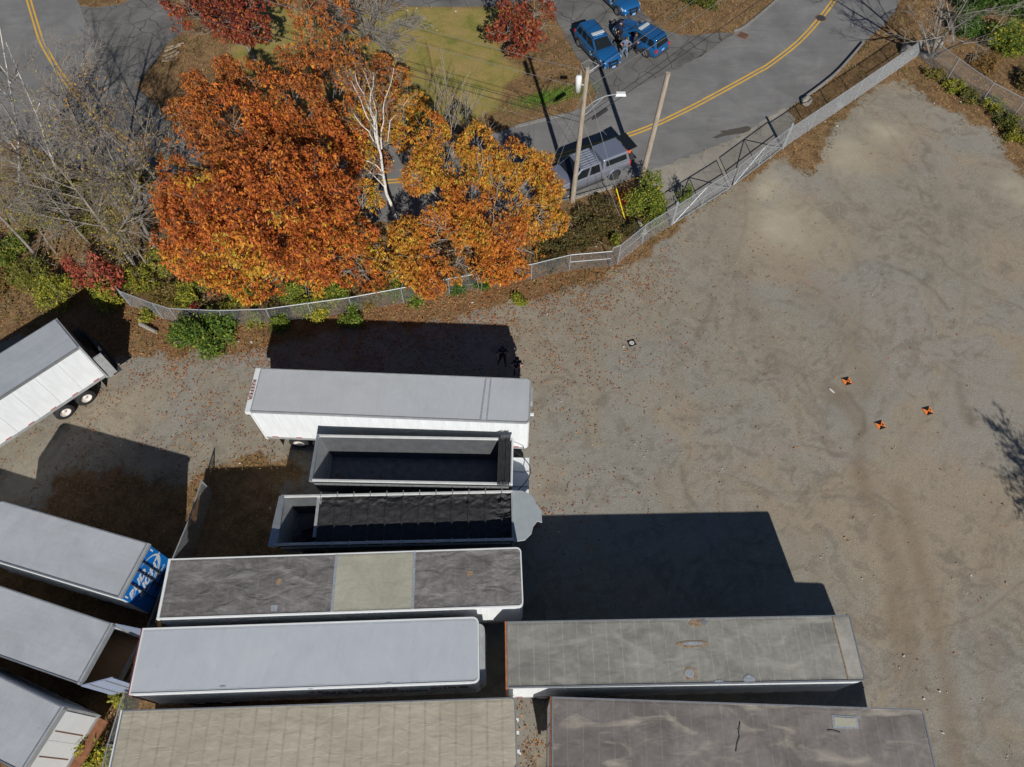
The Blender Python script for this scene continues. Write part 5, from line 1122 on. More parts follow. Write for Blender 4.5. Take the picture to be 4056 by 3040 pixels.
def bare_tree(name, base, tip, h, label, group=None, bark=None, seed=1, r0=.14, depth=3, nb=(6, 8), spread=(.5, .95), lens=(.32, .55), stems=None, upw=.16, lo=.28, rmin=.009, leaf=None, nleaf=0, lsize=.12, wig=.1):
    B = G3(*base); root = empty(name, B, 0, label, 'tree', group); r = random.Random(seed); segs = []; tips = []
    for (tp, hh) in ([(tip, h)] + (stems or [])):
        T = G3(*tp, hh)-B; L = T.length
        grow((0, 0, 0), T, L, r0 if tp is tip else r0*.75, r, depth, segs, tips, upw=upw*.0 if depth > 9 else .03, nb=nb, spread=spread, lens=lens, lo=lo, rmin=rmin, wig=wig*.5 if depth > 2 else wig)
    tubes_np('trunk', [s for s in segs if s[2] > .03], bark or M_BARKL, root, 6); tw = [s for s in segs if s[2] <= .03]
    if tw: tubes_np('crown', tw, M_TWIG if bark in (M_BIRCH, M_BARK) else (bark or M_BARKL), root, 3)
    if leaf is not None and nleaf:
        rng = np.random.default_rng(seed); T = np.array([tuple(t) for t in tips]); T = T[rng.integers(0, len(T), nleaf)]+rng.normal(0, .12, (nleaf, 3)); leaves('foliage', T, lsize, leaf, root, rng=rng)
    return root
gB = 'bare trees at the left of the fence'
BL = [((555, 1082), (190, 560), 10.5, 'pale leaning bare tree whose trunk starts beside the scarlet sapling', M_BARKL, .13, YGRN, 0),
      ((620, 990), (330, 420), 11, 'bare grey tree with scattered yellow leaves, next to the big orange oak', M_BARK, .14, AMB, 260),
      ((470, 830), (150, 130), 11.5, 'tall bare tree reaching across the yellow lines of the left road', M_BARK, .15, YGRN, 60),
      ((300, 900), (-60, 300), 11.5, 'bare tree whose twigs reach the left edge above the roadside', M_BARK, .14, YGRN, 30),
      ((150, 1020), (-250, 560), 10, 'bare tree with dense fine twigs at the left edge, below the road', M_BARKL, .12, YGRN, 120),
      ((700, 900), (520, 420), 9, 'thin bare tree in front of the cracked side pavement with few amber leaves', M_BARK, .10, AMB, 300),
      ((480, 1010), (330, 700), 6.5, 'short twiggy bare tree among the yellow-green brush', M_BARK, .08, YGRN, 300),
      ((60, 880), (-200, 350), 11, 'bare brown tree at the left edge between the two white birches', M_BARK, .13, YGRN, 60),
      ((560, 800), (400, 300), 9.5, 'bare brown tree whose twigs cross the cracked side pavement', M_TWIG, .11, AMB, 200),
      ((220, 1000), (40, 800), 5.0, 'small bare tree over the yellow-green brush near the left edge', M_TWIG, .07, YGRN, 400),
      ((600, 1080), (480, 860), 4.5, 'small leafy-tipped bare tree just right of the leaning pale trunk', M_TWIG, .07, AMB, 500),
      ((350, 960), (120, 690), 6.5, 'low spreading bare tree left of the short twiggy one', M_BARKL, .08, YGRN, 350)]
OLV = [(.30, .28, .05), (.40, .34, .05), (.20, .20, .04), (.14, .17, .03), (.46, .32, .05), (.42, .22, .05)]
for i, (b_, t_, h_, lab, bk, rr, pal, nl) in enumerate(BL):
    up = b_[1] < 905; bare_tree('bare_tree', b_, t_, h_, lab, gB, bk, 40+i, rr*.9, 3, (7, 9) if up else (8, 11), leaf=pal if up else OLV, nleaf=nl if up else nl*2+350, rmin=.0085, upw=.1, lens=(.3, .55) if up else (.3, .6), lsize=.12)
def stem_tree(name, base, stems, label, bark, twig, seed, leaf=None, nleaf=0, group=None):
    """stems: polylines of (px, py, z, r); fine twigs leave their upper halves"""
    B = G3(*base); root = empty(name, B, 0, label, 'tree', group); r = random.Random(seed); segs = []; tw = []; tips = []
    for st in stems:
        Q = [(G3(a, b_, z)-B, rr*.74) for a, b_, z, rr in st]; prev = None; fine = []
        for (pa, ra), (pb, rb) in zip(Q[:-1], Q[1:]):
            n = 4; off = rvec(r)*.12
            for k in range(n):
                t0, t1 = k/n, (k+1)/n; w0, w1 = math.sin(math.pi*t0), math.sin(math.pi*t1)
                segs.append((tuple(pa.lerp(pb, t0)+off*w0), tuple(pa.lerp(pb, t1)+off*w1), ra+(rb-ra)*t0, ra+(rb-ra)*t1)); fine.append(segs[-1])
        for sg in fine[len(fine)//3:]:
            for q in range(2):
                P0 = Vector(sg[0]).lerp(Vector(sg[1]), r.random()); d = (Vector(sg[1])-Vector(sg[0])).normalized(); sd = rvec(r); nd = (d*.9+sd*.8+Vector((0, 0, .25))).normalized()
                grow(P0, nd, r.uniform(.5, 1.5), min(.02, sg[2]*.5), r, 1, tw, tips, nb=(2, 4), rmin=.007, spread=(.4, .8), lens=(.4, .6))
    tubes_np('trunk', segs, bark, root, 7); tubes_np('crown', tw, twig, root, 3)
    if leaf is not None:
        rng = np.random.default_rng(seed); T = np.array([tuple(t) for t in tips]); T = T[rng.integers(0, len(T), nleaf)]+rng.normal(0, .15, (nleaf, 3)); leaves('foliage', T, .13, leaf, root, rng=rng)
    return root
stem_tree('birch_tree', (1569, 871), [
    [(1569, 871, 0, .15), (1545, 800, 1.3, .14), (1525, 730, 2.6, .125), (1508, 610, 4.9, .105), (1492, 520, 6.4, .08), (1468, 440, 7.9, .06), (1468, 370, 9.2, .045), (1478, 290, 10.6, .025)],
    [(1505, 600, 5.0, .07), (1482, 480, 7.0, .055), (1440, 370, 9, .04), (1405, 280, 10.6, .02)], [(1492, 520, 6.4, .05), (1430, 400, 8.4, .035), (1390, 320, 9.6, .018)],
    [(1512, 590, 5.2, .07), (1520, 480, 7.2, .05), (1530, 380, 9, .04), (1560, 270, 10.9, .02)], [(1505, 580, 5.3, .06), (1460, 520, 6, .04), (1400, 450, 7, .025)],
    [(1518, 690, 3.4, .06), (1460, 640, 4.0, .04), (1395, 620, 4.3, .02)], [(1520, 700, 3.2, .055), (1490, 690, 3.2, .04), (1400, 700, 3.2, .02)], [(1535, 560, 5.6, .045), (1545, 480, 7, .03), (1620, 390, 8, .015)], [(1500, 560, 5.6, .045), (1490, 440, 8, .03), (1440, 280, 10.5, .015)],
    [(1522, 740, 2.6, .05), (1440, 660, 3.6, .03), (1385, 600, 4.6, .015)]],
    'white birch with many forked stems between the orange and the golden oaks', M_BIRCH, M_TWIG, 61, AMB, 700)
bare_tree('birch_tree', (700, 800), (470, 500), 8.5, 'slender white birch at the left edge of the big orange oak', None, M_BIRCH, 62, .075, 1, (4, 5), (.3, .5), (.3, .45), lo=.45, rmin=.014)
bare_tree('birch_tree', (250, 760), (112, 130), 10.5, 'white stemmed birch reaching up over the left road', None, M_BIRCH, 63, .09, 2, (6, 8), (.4, .8), (.3, .5), lo=.35, rmin=.011)
bare_tree('birch_tree', (80, 800), (20, 160), 11, 'white stemmed birch at the very left edge of the picture', None, M_BIRCH, 64, .10, 2, (6, 8), (.4, .8), (.3, .5), lo=.3, rmin=.011)
bare_tree('bare_tree', (1450, 150), (1330, -120), 7, 'grey bushy many-stemmed bare tree at the top edge beside the lawn', None, M_BARKL, 65, .10, 3, (6, 8), (.4, .8), (.35, .6), stems=[((1500, -150), 6.5), ((1560, -60), 5.0), ((1400, -60), 6.5), ((1600, 60), 3.5), ((1520, 60), 4), ((1610, 140), 2.5), ((1350, 60), 4), ((1580, 220), 1.2), ((1300, 120), 3)], rmin=.012)
bare_tree('bare_tree', (3688, 232), (3745, -60), 8.5, 'forked bare tree rising from the boulders at the fence corner', None, M_BARKL, 66, .14, 3, (4, 5), (.5, 1.0), (.35, .6), stems=[((3880, -80), 8.5), ((3640, 60), 5), ((3900, 120), 5)], rmin=.011)
bare_tree('bare_tree', (2090, 560), (2010, 330), 6, 'wispy bare sapling poking out above the golden oak', None, M_BARKL, 67, .05, 2, (5, 7), (.4, .8), (.35, .6), rmin=.011) if False else None
for i, (b_, t_, h_) in enumerate((((1700, 760), (1660, 300), 8.2), ((1790, 780), (1810, 340), 8.0), ((1860, 800), (1880, 400), 7.5))):
    bare_tree('bare_tree', b_, t_, h_, ['wispy pale bare tree rising just right of the birch', 'wispy bare tree whose tip shows against the lawn, between the two others', 'wispy bare tree with upright twigs inside the right of the golden oak'][i], 'wispy bare trees in the golden oak', M_BARKL, 70+i, .055, 2, (6, 8), (.3, .6), (.3, .5), rmin=.011)
# a tree outside the right edge whose shadow falls on the gravel
bare_tree('roadside_tree', (4830, 2650), (5350, 2660), 8.4, 'tree outside the right edge whose shadow falls on the gravel', None, M_BARK, 80, .13, 3, (7, 9), stems=[((5480, 2880), 8.0)], rmin=.02, leaf=GRN, nleaf=3000, lsize=.18)

# shrubs
def shrub(px, py, r, h, pal, label, seed, dens=1.0, size=.13, cat='shrub', n=4, name='shrub', group='green shrubs along the fence'):
    rng = np.random.default_rng(seed); rr = random.Random(seed); B = G3(px, py); root = empty(name, B, rr.uniform(0, 6), label, cat, group); P = []; segs = []
    n = 9
    for k in range(n):
        a = rr.uniform(0, 6.28); q = rr.random()**.8*.72; r2 = r*rr.uniform(.28, .56); c = (r*q*math.cos(a), r*q*math.sin(a)*rr.uniform(.7, 1), h*rr.uniform(.2, .75)*(1.1-.6*q)); P.append(blob_points(c, r2, int(420*r2*r2*dens)+16, rng, squash=min(1.3, h/r*.8), shell=.25, clump=.34, cl=2.5))
        for j in range(4): segs.append(((0, 0, 0), (c[0]+rr.uniform(-.4, .4)*r, c[1]+rr.uniform(-.4, .4)*r, c[2]+h*rr.uniform(-.1, .35)), .018, .007))
    P = np.concatenate(P); P = P[P[:, 2] > .03]; tubes_np('stem', segs, M_BARK, root, 4); leaves('foliage', cluster(P, 3, size*.5, rng), size, pal, root, droop=.2, asp=.5, rng=rng); return root
BRN = [(.10, .085, .03), (.15, .10, .04), (.08, .085, .025), (.20, .12, .05), (.13, .13, .035)]
SH = [(820, 1345, 1.75, 1.8, [*GRN, *DGRN], 'large rounded green shrub in front of the fence left of the trailer shadow'),
      (455, 1200, 1.1, 1.6, YGRN, 'yellow-green shrub at the left end of the fence above the angled trailer'),
      (250, 1190, 1.2, 1.5, YGRN, 'broad yellow-green shrub below the scarlet sapling'),
      (130, 1120, 1.1, 1.2, [(.24, .22, .05), (.16, .18, .03)], 'dull olive shrub left of the broad yellow-green one'),
      (760, 1175, 1.0, 1.5, YGRN, 'green shrub tight behind the fence below the orange oak'),
      (1330, 1170, 1.3, 1.7, [*GRN, (.5, .45, .05)], 'bright green and yellow shrub growing over the fence at the trunk of the big oak'),
      (1290, 1240, .9, .9, [*YGRN, (.6, .5, .05)], 'low yellow shrub on the yard side of the fence by the trailer shadow'),
      (1390, 1255, .7, .9, GRN, 'small green shrub at the top edge of the trailer shadow'),
      (1110, 1290, .6, .8, GRN, 'small green weed bush at the left corner of the trailer shadow'),
      (590, 1260, .5, .8, YGRN, 'small weed bush at the fence beside the fallen log'),
      (1640, 1190, .6, .6, GRN, 'low green weeds at the foot of the fence below the golden oak'),
      (1800, 1155, .6, 1.1, DGRN, 'green creeper hanging on the fence under the golden oak'),
      (1905, 1130, .7, 1.2, DGRN, 'dark green creeper on the fence, right of the first creeper'),
      (2560, 830, 1.5, 2.2, [*GRN, *YGRN], 'big green bush beside the yellow guy guard and the gate'),
      (2700, 800, .5, 1.8, GRN, 'thin green branches leaning over the gate post'),
      (2440, 970, .5, .9, YGRN, 'small pale green shrub behind the fence corner'),
      (2500, 930, .6, .8, [(.10, .10, .03), (.16, .12, .04)], 'brownish low shrub behind the bent fence'),
      (380, 2960, .9, 1.5, [*YGRN, (.6, .45, .03)], 'yellow flowering bush between the rust-streaked trailer and the tan roof'),
      (500, 2760, .5, 1.2, YGRN, 'small leafy shrub in the gap between the open trailer and the tan roof'),
      (2260, 960, 1.1, .7, BRN, 'dark brown low brush behind the fence right of the golden oak'),
      (2340, 930, 1.1, .8, BRN, 'dark brown low brush behind the fence, between the pole foot and the corner'),
      (2420, 900, 1.1, .7, BRN, 'dark olive low brush behind the fence corner'),
      (2300, 860, .9, .6, BRN, 'dark low brush just below the utility pole foot'),
      (2400, 830, .9, .7, BRN, 'dark low brush left of the yellow guy guard'),
      (2200, 1000, .9, .8, BRN, 'dark brown brush under the right edge of the golden oak'),
      (640, 1060, 1.0, 1.2, [*YGRN, (.36, .26, .06)], 'yellow and olive brush at the lower left edge of the largest orange oak'),
      (520, 1120, .9, 1.1, [*YGRN, *GRN], 'green brush at the foot of the leaning pale trunk'),
      (930, 1210, .9, 1.0, [*YGRN, (.3, .18, .05)], 'low olive brush behind the fence below the middle of the largest oak'),
      (1090, 1220, .8, .8, BRN, 'low brown brush behind the fence below the largest oak'),
      (1480, 1180, .9, .9, [(.28, .17, .05), (.2, .13, .04), (.3, .26, .05)], 'brownish brush behind the fence between the two oaks'),
      (1240, 1230, .8, .9, [*GRN, *YGRN], 'green creeper over the fence left of the bright green and yellow shrub'),
      (1010, 1280, .5, .6, [*YGRN], 'pale green weeds against the fence right of the large rounded shrub'),
      (3690, 300, .8, .6, [(.2, .18, .05), (.3, .22, .06), (.13, .15, .03)], 'olive weeds just below the boulder corner'),
      (3830, 390, .8, .6, [(.14, .16, .03), (.26, .2, .06), (.09, .12, .03)], 'dark olive weeds along the falling fence, upper middle'),
      (3980, 490, .9, .7, [(.12, .15, .03), (.24, .2, .05), (.08, .11, .03)], 'dark olive weeds along the falling fence, lower middle'),
      (4050, 330, 1.0, .8, [(.2, .14, .05), (.13, .11, .04)], 'brown brush beyond the falling fence at the right edge'),
      (3900, 260, 1.0, .7, [(.3, .17, .06), (.22, .15, .05)], 'tan brush beyond the falling fence, below the dark thicket'),
      (1560, 1160, .9, 1.3, [*YGRN, *GRN], 'loose yellow-green shrub behind the fence, between the oaks'),
      (1010, 1190, 1.0, 1.4, [*YGRN], 'loose yellow-green shrub behind the fence, under the largest oak, left one'),
      (1180, 1180, .9, 1.2, [*YGRN, *GRN], 'loose green shrub behind the fence, under the largest oak, right one'),
      (2010, 1080, .8, 1.0, [*YGRN, (.4, .26, .05)], 'loose amber and green shrub behind the fence under the golden oak'),
      (2160, 1050, .8, .9, BRN, 'dark brown shrub behind the fence just right of the golden oak'),
      (60, 1010, 1.3, 1.6, [*GRN, (.3, .2, .05)], 'green shrub at the left edge above the trailer shadow'),
      (330, 800, 1.6, 1.8, [(.16, .18, .04), (.24, .20, .05), (.10, .12, .03), (.3, .26, .05)], 'olive thicket under the leaning pale trunk, upper one'),
      (180, 850, 1.5, 1.8, [*DGRN, (.2, .18, .05)], 'green thicket under the leaning pale trunk, left of the olive one'),
      (520, 760, 1.4, 1.5, [(.2, .17, .05), (.12, .12, .03), (.3, .24, .05)], 'dull olive thicket at the road edge left of the orange oak'),
      (400, 900, 1.3, 1.5, [(.17, .15, .05), (.11, .11, .03), (.25, .2, .05)], 'brownish thicket behind the scarlet sapling'),
      (590, 1130, 1.1, 1.4, [*YGRN, (.25, .15, .05)], 'yellowish shrub behind the fence right of the leaning pale trunk'),
      (680, 1190, .9, 1.0, [(.25, .18, .05), (.18, .14, .04)], 'brown-yellow shrub behind the left end of the fence'),
      (30, 1130, 1.0, 1.0, [(.3, .17, .06), (.2, .16, .05)], 'tan brush clump at the left edge below the green shrub'),
      (3900, 60, 2.2, 2.6, DGRN, 'dense dark green thicket near the top right corner'),
      (3800, 130, 1.2, 1.6, DGRN, 'dark green shrub just right of the forked bare tree'),
      (3960, 180, 1.6, 1.8, [*DGRN, *YGRN], 'green and yellow thicket above the falling fence'),
      (4040, 60, 2.2, 2.8, [*DGRN, (.2, .2, .05)], 'dark thicket in the extreme top right corner'),
      (2790, 10, 1.5, 1.4, [(.14, .16, .03), (.20, .19, .05), (.08, .11, .02)], 'olive bush on the grass at the top edge by the road'),
      (2060, 1190, .4, .3, YGRN, 'tiny weed at the fence foot left of the fence corner'),
      (3930, 430, .9, .8, YGRN, 'yellow-green weeds in front of the falling fence, middle clump'),
      (4030, 560, .9, .9, [*YGRN, (.2, .16, .04)], 'yellow-green weeds in front of the falling fence, lowest clump'),
      (3780, 350, .7, .6, YGRN, 'yellow-green weeds in front of the falling fence, highest clump')]
for i, (px, py, r, h, pal, lab) in enumerate(SH):
    if r > 0: shrub(px, py, r*1.22, h*1.2, pal, lab, 200+i, dens=1.25 if r < 1.6 else .9, size=.14 if r < 1.6 else .18)
shrub(2478, 800, .45, .9, [(.6, .07, .03), (.5, .05, .03)], 'small scarlet seedling at the yellow guy guard', 301, .6, .22, name='red_seedling', group=None)
shrub(790, 1235, .35, 1.2, [(.30, .05, .035)], 'small dark red plant behind the fence over the large green shrub', 302, 1.2, .12, name='red_seedling', group=None)

# ---------------------------------------------------------------- scattered leaves, brush and stones
def inside(pts, poly): return pdist(pts[:, 0], pts[:, 1], poly)
fl = np.array([G(*p) for p in FENCE_W])
def dist_line(X, Y, L):
    d = np.full(X.shape, 1e9)
    for (x1, y1), (x2, y2) in zip(L[:-1], L[1:]):
        ex, ey = x2-x1, y2-y1; t = np.clip(((X-x1)*ex+(Y-y1)*ey)/(ex*ex+ey*ey), 0, 1); d = np.minimum(d, np.hypot(X-x1-t*ex, Y-y1-t*ey))
    return d
N = 300000; X = RNG.uniform(-30, 34, N); Y = RNG.uniform(0, 50, N)
dF = dist_line(X, Y, fl); dens = np.exp(-dF/2.6)*1.3 + .2*np.exp(-dF/7)
dens *= 1-sstep(4, 12, X)*.75
dens = np.maximum(dens, .11*np.exp(-((X-1.5)**2/12+(Y-16)**2/50)))
dens = np.maximum(dens, 1.2*np.exp(-(((X-.9)/.6)**2+((Y-2.5)/2.6)**2))); dens = np.maximum(dens, .7*np.exp(-(((X-1.2)/1.4)**2+((Y-13.0)/.6)**2)))
dens = np.maximum(dens, .25*np.exp(-(((X+20)/7)**2+((Y-14)/4)**2)))
dens *= .35+1.3*sstep(.42, .62, fnoise(X*.9, Y*.9, 81)); dens = np.maximum(dens, .95*np.exp(-(dF/1.7)**2)*(X > -24)*(X < 8)); dens = np.maximum(dens, .0035)
yard = (pdist(X, Y, YARD) > -.3)
k = yard & (RNG.random(N) < dens); P = np.stack([X[k], Y[k], np.full(k.sum(), .012)], -1)
LIT = [(.44, .155, .05), (.34, .115, .042), (.25, .095, .04), (.48, .23, .075), (.30, .16, .08), (.20, .08, .04)]
tag(leaves('fallen_leaves', P, .11, LIT, None, M_LITTER, 0, .5, flat_=.28), 'orange-brown fallen leaves scattered over the gravel', 'leaves', kind='stuff')
# brush: dead grass and low plants outside the gravel
N = 420000; X = RNG.uniform(-42, 42, N); Y = RNG.uniform(1, 60, N)
g_ = pdist(X, Y, GRAVEL); ok = g_ < .35
roadp = [(v.co.x, v.co.y) for v in road.data.vertices]
for po in (WP([(x, y) for x, y in edgeS + edgeN + edgeW]), WP([(2110, -60), (2193, 63), (2275, 207), (2357, 372), (2434, 382), (2652, 289), (2902, 130), (2695, 141), (2550, 53), (2500, -60)]), WP([(2530, 705), (2900, 572), (3115, 442), (3150, 470), (3110, 580), (2895, 742), (2680, 880), (2600, 800)]),
           WP([(1380, -90), (1600, 26), (1945, 27), (2160, -90)]), WP([(318, 27), (487, 17), (651, 0), (719, 40), (719, 129), (614, 244), (535, 343), (686, 500), (640, 590), (470, 420), (350, 120)])):
    ok &= pdist(X, Y, po) < -.05
lw = pdist(X, Y, LAWN) > 0
keep = ok & (RNG.random(N) < np.where(lw, .22, .62)*(.25+1.1*fnoise(X*.7, Y*.7, 91)))
X, Y, lw = X[keep], Y[keep], lw[keep]; nz = fnoise(X*.5, Y*.5, 95)+RNG.normal(0, .06, len(X)); zz = RNG.random(len(X))**2*np.where(lw, .03, .22)
P = np.stack([X, Y, zz+.01], -1)
grn = (nz > .56) & ~lw
tag(leaves('leaf_litter', P[~lw & ~grn], .11, [(.42, .20, .07), (.30, .16, .07), (.48, .25, .08), (.22, .13, .06), (.38, .28, .14), (.32, .24, .08)], None, M_LITTER, 0, .38, flat_=.5), 'brown leaf litter and dead grass outside the gravel', 'leaf litter', kind='stuff')
tag(leaves('undergrowth', P[grn], .14, [(.14, .15, .03), (.20, .19, .05), (.09, .11, .025), (.25, .17, .06), (.16, .10, .04)], None, M_LEAF, -.2, .35), 'low olive undergrowth behind the fences and around the yard', 'undergrowth', kind='stuff')
tag(leaves('grass', P[lw], .09, [(.28, .26, .07), (.36, .29, .09), (.42, .30, .11), (.46, .24, .09), (.20, .24, .05)], None, M_LITTER, -.3, .25), 'short patchy autumn grass of the lawn with fallen leaves', 'grass', kind='stuff')
bx = WP([(-300, 1250), (-200, 640), (0, 600), (200, 640), (420, 700), (600, 850), (1100, 920), (1500, 930), (1900, 900), (2200, 880), (2500, 800), (2600, 880), (2520, 960), (2400, 1020), (2100, 1080), (1600, 1170), (1000, 1250), (600, 1200), (430, 1130), (250, 1230), (100, 1280)])
N = 90000; X = RNG.uniform(-42, 12, N); Y = RNG.uniform(24, 48, N); k = (pdist(X, Y, bx) > 0) & (RNG.random(N) < .15+1.3*sstep(.45, .7, fnoise(X*.6, Y*.6, 201))); X, Y = X[k], Y[k]; n = len(X)
P = np.stack([X, Y, .05+RNG.random(n)*(.25+.9*fnoise(X*.4, Y*.4, 203))], -1)
tag(leaves('brushwood', P[:n//2], .38, [(.22, .18, .14), (.30, .26, .21), (.15, .11, .08)], None, M_LITTER, -.4, .07), 'thin dry brushwood stems between the road and the fence', 'brushwood', kind='stuff')
tag(leaves('undergrowth', P[n//2:], .13, [(.20, .21, .04), (.28, .24, .05), (.13, .15, .03), (.36, .22, .06), (.26, .12, .04)], None, M_LEAF, 0, .5), 'olive and yellow low leaves between the road and the fence', 'undergrowth', kind='stuff')
# brighter grass streak at the driveway corner
q = RNG.normal(size=(5000, 2))*[1.6, .42]; a = .35; c = G(2180, 385); q = np.stack([q[:, 0]*math.cos(a)-q[:, 1]*math.sin(a)+c[0], q[:, 0]*math.sin(a)+q[:, 1]*math.cos(a)+c[1], np.full(5000, .02)], -1)
tag(leaves('grass', q, .11, [(.10, .24, .025), (.15, .28, .03), (.07, .16, .02)], None, M_LITTER, -.4, .25), 'bright green grass streak on the lawn by the pole shadow', 'grass', kind='stuff')
# gravel stones
N = 14000; X = RNG.uniform(-28, 34, N); Y = RNG.uniform(1, 48, N); k = (pdist(X, Y, GRAVEL) > 0) & (RNG.random(N) < .25+.9*sstep(.5, .7, fnoise(X*.6, Y*.6, 55))); X, Y = X[k], Y[k]; n = len(X)
s_ = RNG.gamma(1.6, .006, n)+.009; base = np.array([(1, 0, 0), (0, 1, 0), (-1, 0, 0), (0, -1, 0), (0, 0, .8)]); V = base[None]*(s_[:, None, None])*(1+RNG.normal(0, .25, (n, 5, 1)))+np.stack([X, Y, np.full(n, .0)], -1)[:, None]
Fq = np.array([(0, 1, 4), (1, 2, 4), (2, 3, 4), (3, 0, 4)]); F = (np.arange(n)[:, None, None]*5+Fq[None]).reshape(-1, 3); cc = np.repeat(np.array([(.40, .38, .34), (.26, .24, .21), (.56, .53, .48), (.44, .40, .33)])[RNG.integers(0, 4, n)], 4, 0)
o = np_mesh('gravel', V.reshape(-1, 3), F, M_LITTER, None, col=cc.astype(np.float32)); tag(o, 'loose grey gravel stones over the yard', 'gravel', kind='stuff')

M_ROCK = flat('boulder_stone', (.30, .275, .24), .9, var=.35, scale=3, bump=.7)
def rock(px, py, s, label, seed):
    x, y = G(px, py); bm = bmesh.new(); bmesh.ops.create_icosphere(bm, subdivisions=3, radius=1); r = random.Random(seed); ax = [rvec(r) for _ in range(9)]; dd = [r.uniform(.62, .9) for _ in ax]
    for v in bm.verts:
        for a, d_ in zip(ax, dd):
            t = v.co.dot(a)
            if t > d_: v.co -= a*(t-d_)
        v.co.x *= s[0]; v.co.y *= s[1]; v.co.z = max(v.co.z*s[2], -.05)
    me = bpy.data.meshes.new('boulder'); bm.to_mesh(me); bm.free(); me.materials.append(M_ROCK); o = bpy.data.objects.new('boulder', me); link(o); o.location = (x, y, s[2]*.35); o.rotation_euler = (0, 0, r.uniform(0, 6)); tag(o, label, 'boulder', 'boulders along the fences')
for i, (px, py, s, lab) in enumerate([(3585, 212, (.85, .5, .55), 'long flat boulder behind the dense pale fence near its corner'), (3700, 185, (.6, .45, .5), 'boulder behind the stems of the forked bare tree'), (3670, 225, (.5, .4, .4), 'boulder at the foot of the forked bare tree'),
        (3192, 408, (.5, .4, .35), 'boulder at the lower end of the high kerb'), (3322, 420, (.3, .3, .2), 'small pale stone on the yard side of the dense pale fence'), (2528, 900, (.35, .3, .5), 'upright grey stone behind the bent fence, upper of two'), (2545, 925, (.3, .3, .35), 'grey stone behind the bent fence, lower of two'),
        (2250, 905, (.4, .25, .2), 'pale stone in the brush right of the golden oak'), (2335, 880, (.35, .25, .2), 'pale stone in the brush below the utility pole'), (3620, 200, (.5, .4, .5), 'boulder between the two boulders at the fence corner')]): rock(px, py, s, lab, i)
lg = MB().tube(G3(555, 1283, .15), G3(618, 1316, .13), .14, .11, 8).tube(G3(560, 1280, .15), G3(548, 1262, .4), .07, .04, 6).build('log', M_BARKL); tag(lg, 'short pale log lying in the leaves below the small weed bush', 'log')
for k, (a, c) in enumerate([((640, 243), (690, 238)), ((645, 225), (700, 200)), ((652, 205), (716, 178)), ((660, 190), (728, 170)), ((655, 232), (700, 216)), ((668, 240), (708, 205))]):
    A, B = G3(*a, .06+.05*(k % 3)), G3(*c, .08+.05*(k % 3)); d = B-A; o = MB().box((0, 0, 0), (d.length, .14, .04)).build('plank', flat('pale_plank', (.42, .34, .24), .8)); o.location = (A+B)/2; o.rotation_euler = (0, 0, math.atan2(d.y, d.x)); tag(o, ['lowest pale plank of the wood pile beside the cracked pavement', 'pale plank second from the bottom of the wood pile', 'pale plank third from the bottom of the wood pile', 'topmost pale plank of the wood pile by the cracked pavement', 'short pale plank lying across the lower part of the wood pile', 'short pale plank at the right side of the wood pile'][k], 'plank', 'planks of the wood pile')
# catch basin and manhole
root = empty('storm_drain', (*G(2943, 142), .014), heading((2920, 138), (2950, 150)), 'rusty square storm drain grate at the edge of the road', 'drain')
MB().box((0, 0, .004), (.75, .7, .02)).build('frame', M_RUST, root)
for k in range(5): MB().box((0, -.24+.12*k, .018), (.6, .05, .012)).build('grate_bar', M_DARK, root)
root = empty('manhole_cover', (*G(3251, 73), .015), 0, 'round iron manhole cover under the yellow road line', 'manhole cover'); b = MB(); b.lathe([(0, .36), (.006, .36), (.006, .001)], (0, 0, 0), (0, 0, 1), 24); b.build('cover', M_DARK, root)
b = MB(); b.lathe([(0, .42), (.004, .42), (.004, .36)], (0, 0, 0), (0, 0, 1), 24); b.build('rim', M_RUST, root)
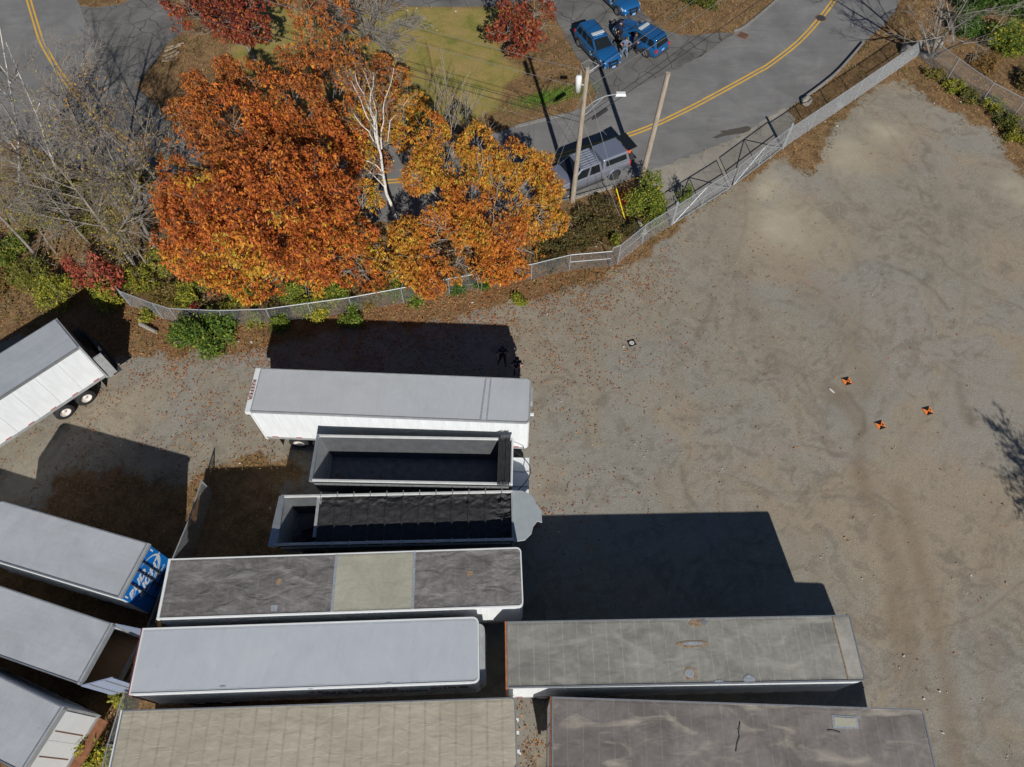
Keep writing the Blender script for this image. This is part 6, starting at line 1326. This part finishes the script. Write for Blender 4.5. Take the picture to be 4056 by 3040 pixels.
# litter
M_PAPER = flat('white_paper', (.72, .72, .70), .7); M_BLUES = flat('blue_plastic', (.05, .15, .55), .5)
SC = [(3294, 1549, .5, .14, 'strip of white scrap beside the number 5 mat'), (996, 1357, .28, .2, 'crumpled white paper on the leaves above the white trailer'), (945, 1354, .15, .1, 'white scrap left of the crumpled paper'), (2167, 1247, .25, .08, 'pale scrap on leafy gravel below the fence'), (1872, 1200, .22, .14, 'white bottle at the fence foot under the golden oak'),
      (2356, 1017, .18, .12, 'white tag hanging on the mesh left of the fence corner'), (2470, 1376, .14, .12, 'pink stone just left of the black pad'), (478, 1766, .1, .1, 'white scrap in the shadow of the blue-ended trailer'), (395, 1893, .2, .12, 'blue bottle in the shadow beside the short trailer'), (806, 1734, .12, .1, 'bright blue scrap on the gravel right of the trailer shadow'),
      (950, 1837, .12, .12, 'white scrap at the edge of the dump trailer shadow'), (1040, 1893, .12, .12, 'blue scrap left of the dump trailers'), (1070, 2014, .2, .12, 'white cup left of the tarped dump trailer'), (1615, 43, .35, .12, 'white bag on the top left corner of the lawn'), (1650, 34, .2, .12, 'white scrap on the lawn next to the bag'),
      (1805, 46, .2, .12, 'white scrap at the top of the lawn'), (1730, 122, .14, .1, 'small white scrap in the middle of the lawn'), (3316, 500, .2, .14, 'white scrap by the dense fence'), (3268, 483, .16, .12, 'white scrap by the dense fence, left of the other'), (3804, 405, .22, .1, 'white litter in weeds at the right fence'),
      (3700, 410, .12, .1, 'white scrap on pale gravel near the right fence'), (3935, 504, .18, .12, 'pale scrap among the weeds at the right edge'), (3580, 2600, .12, .1, 'white scrap on the muddy tyre tracks'), (3722, 2740, .14, .1, 'white scrap right of the muddy tracks'), (3660, 2770, .14, .1, 'white scrap near the mauve roof corner'), (3735, 2905, .22, .06, 'pinkish strip right of the mauve roof'), (2059, 2985, .12, .2, 'white cup in the gap beside the tan roof')]
for i, (px, py, a, c, lab) in enumerate(SC):
    r = random.Random(i); o = MB().prism(blob(0, 0, a*.36, c*.36, 6, .25, i), 0, .015+.08*min(a, c)*r.random()).build('scrap', M_BLUES if 'blue' in lab and 'ended' not in lab else M_PAPER); o.location = (*G(px, py), .01 if i != 5 else .9); o.rotation_euler = (0, 0, r.uniform(0, 3)); tag(o, lab, 'litter')
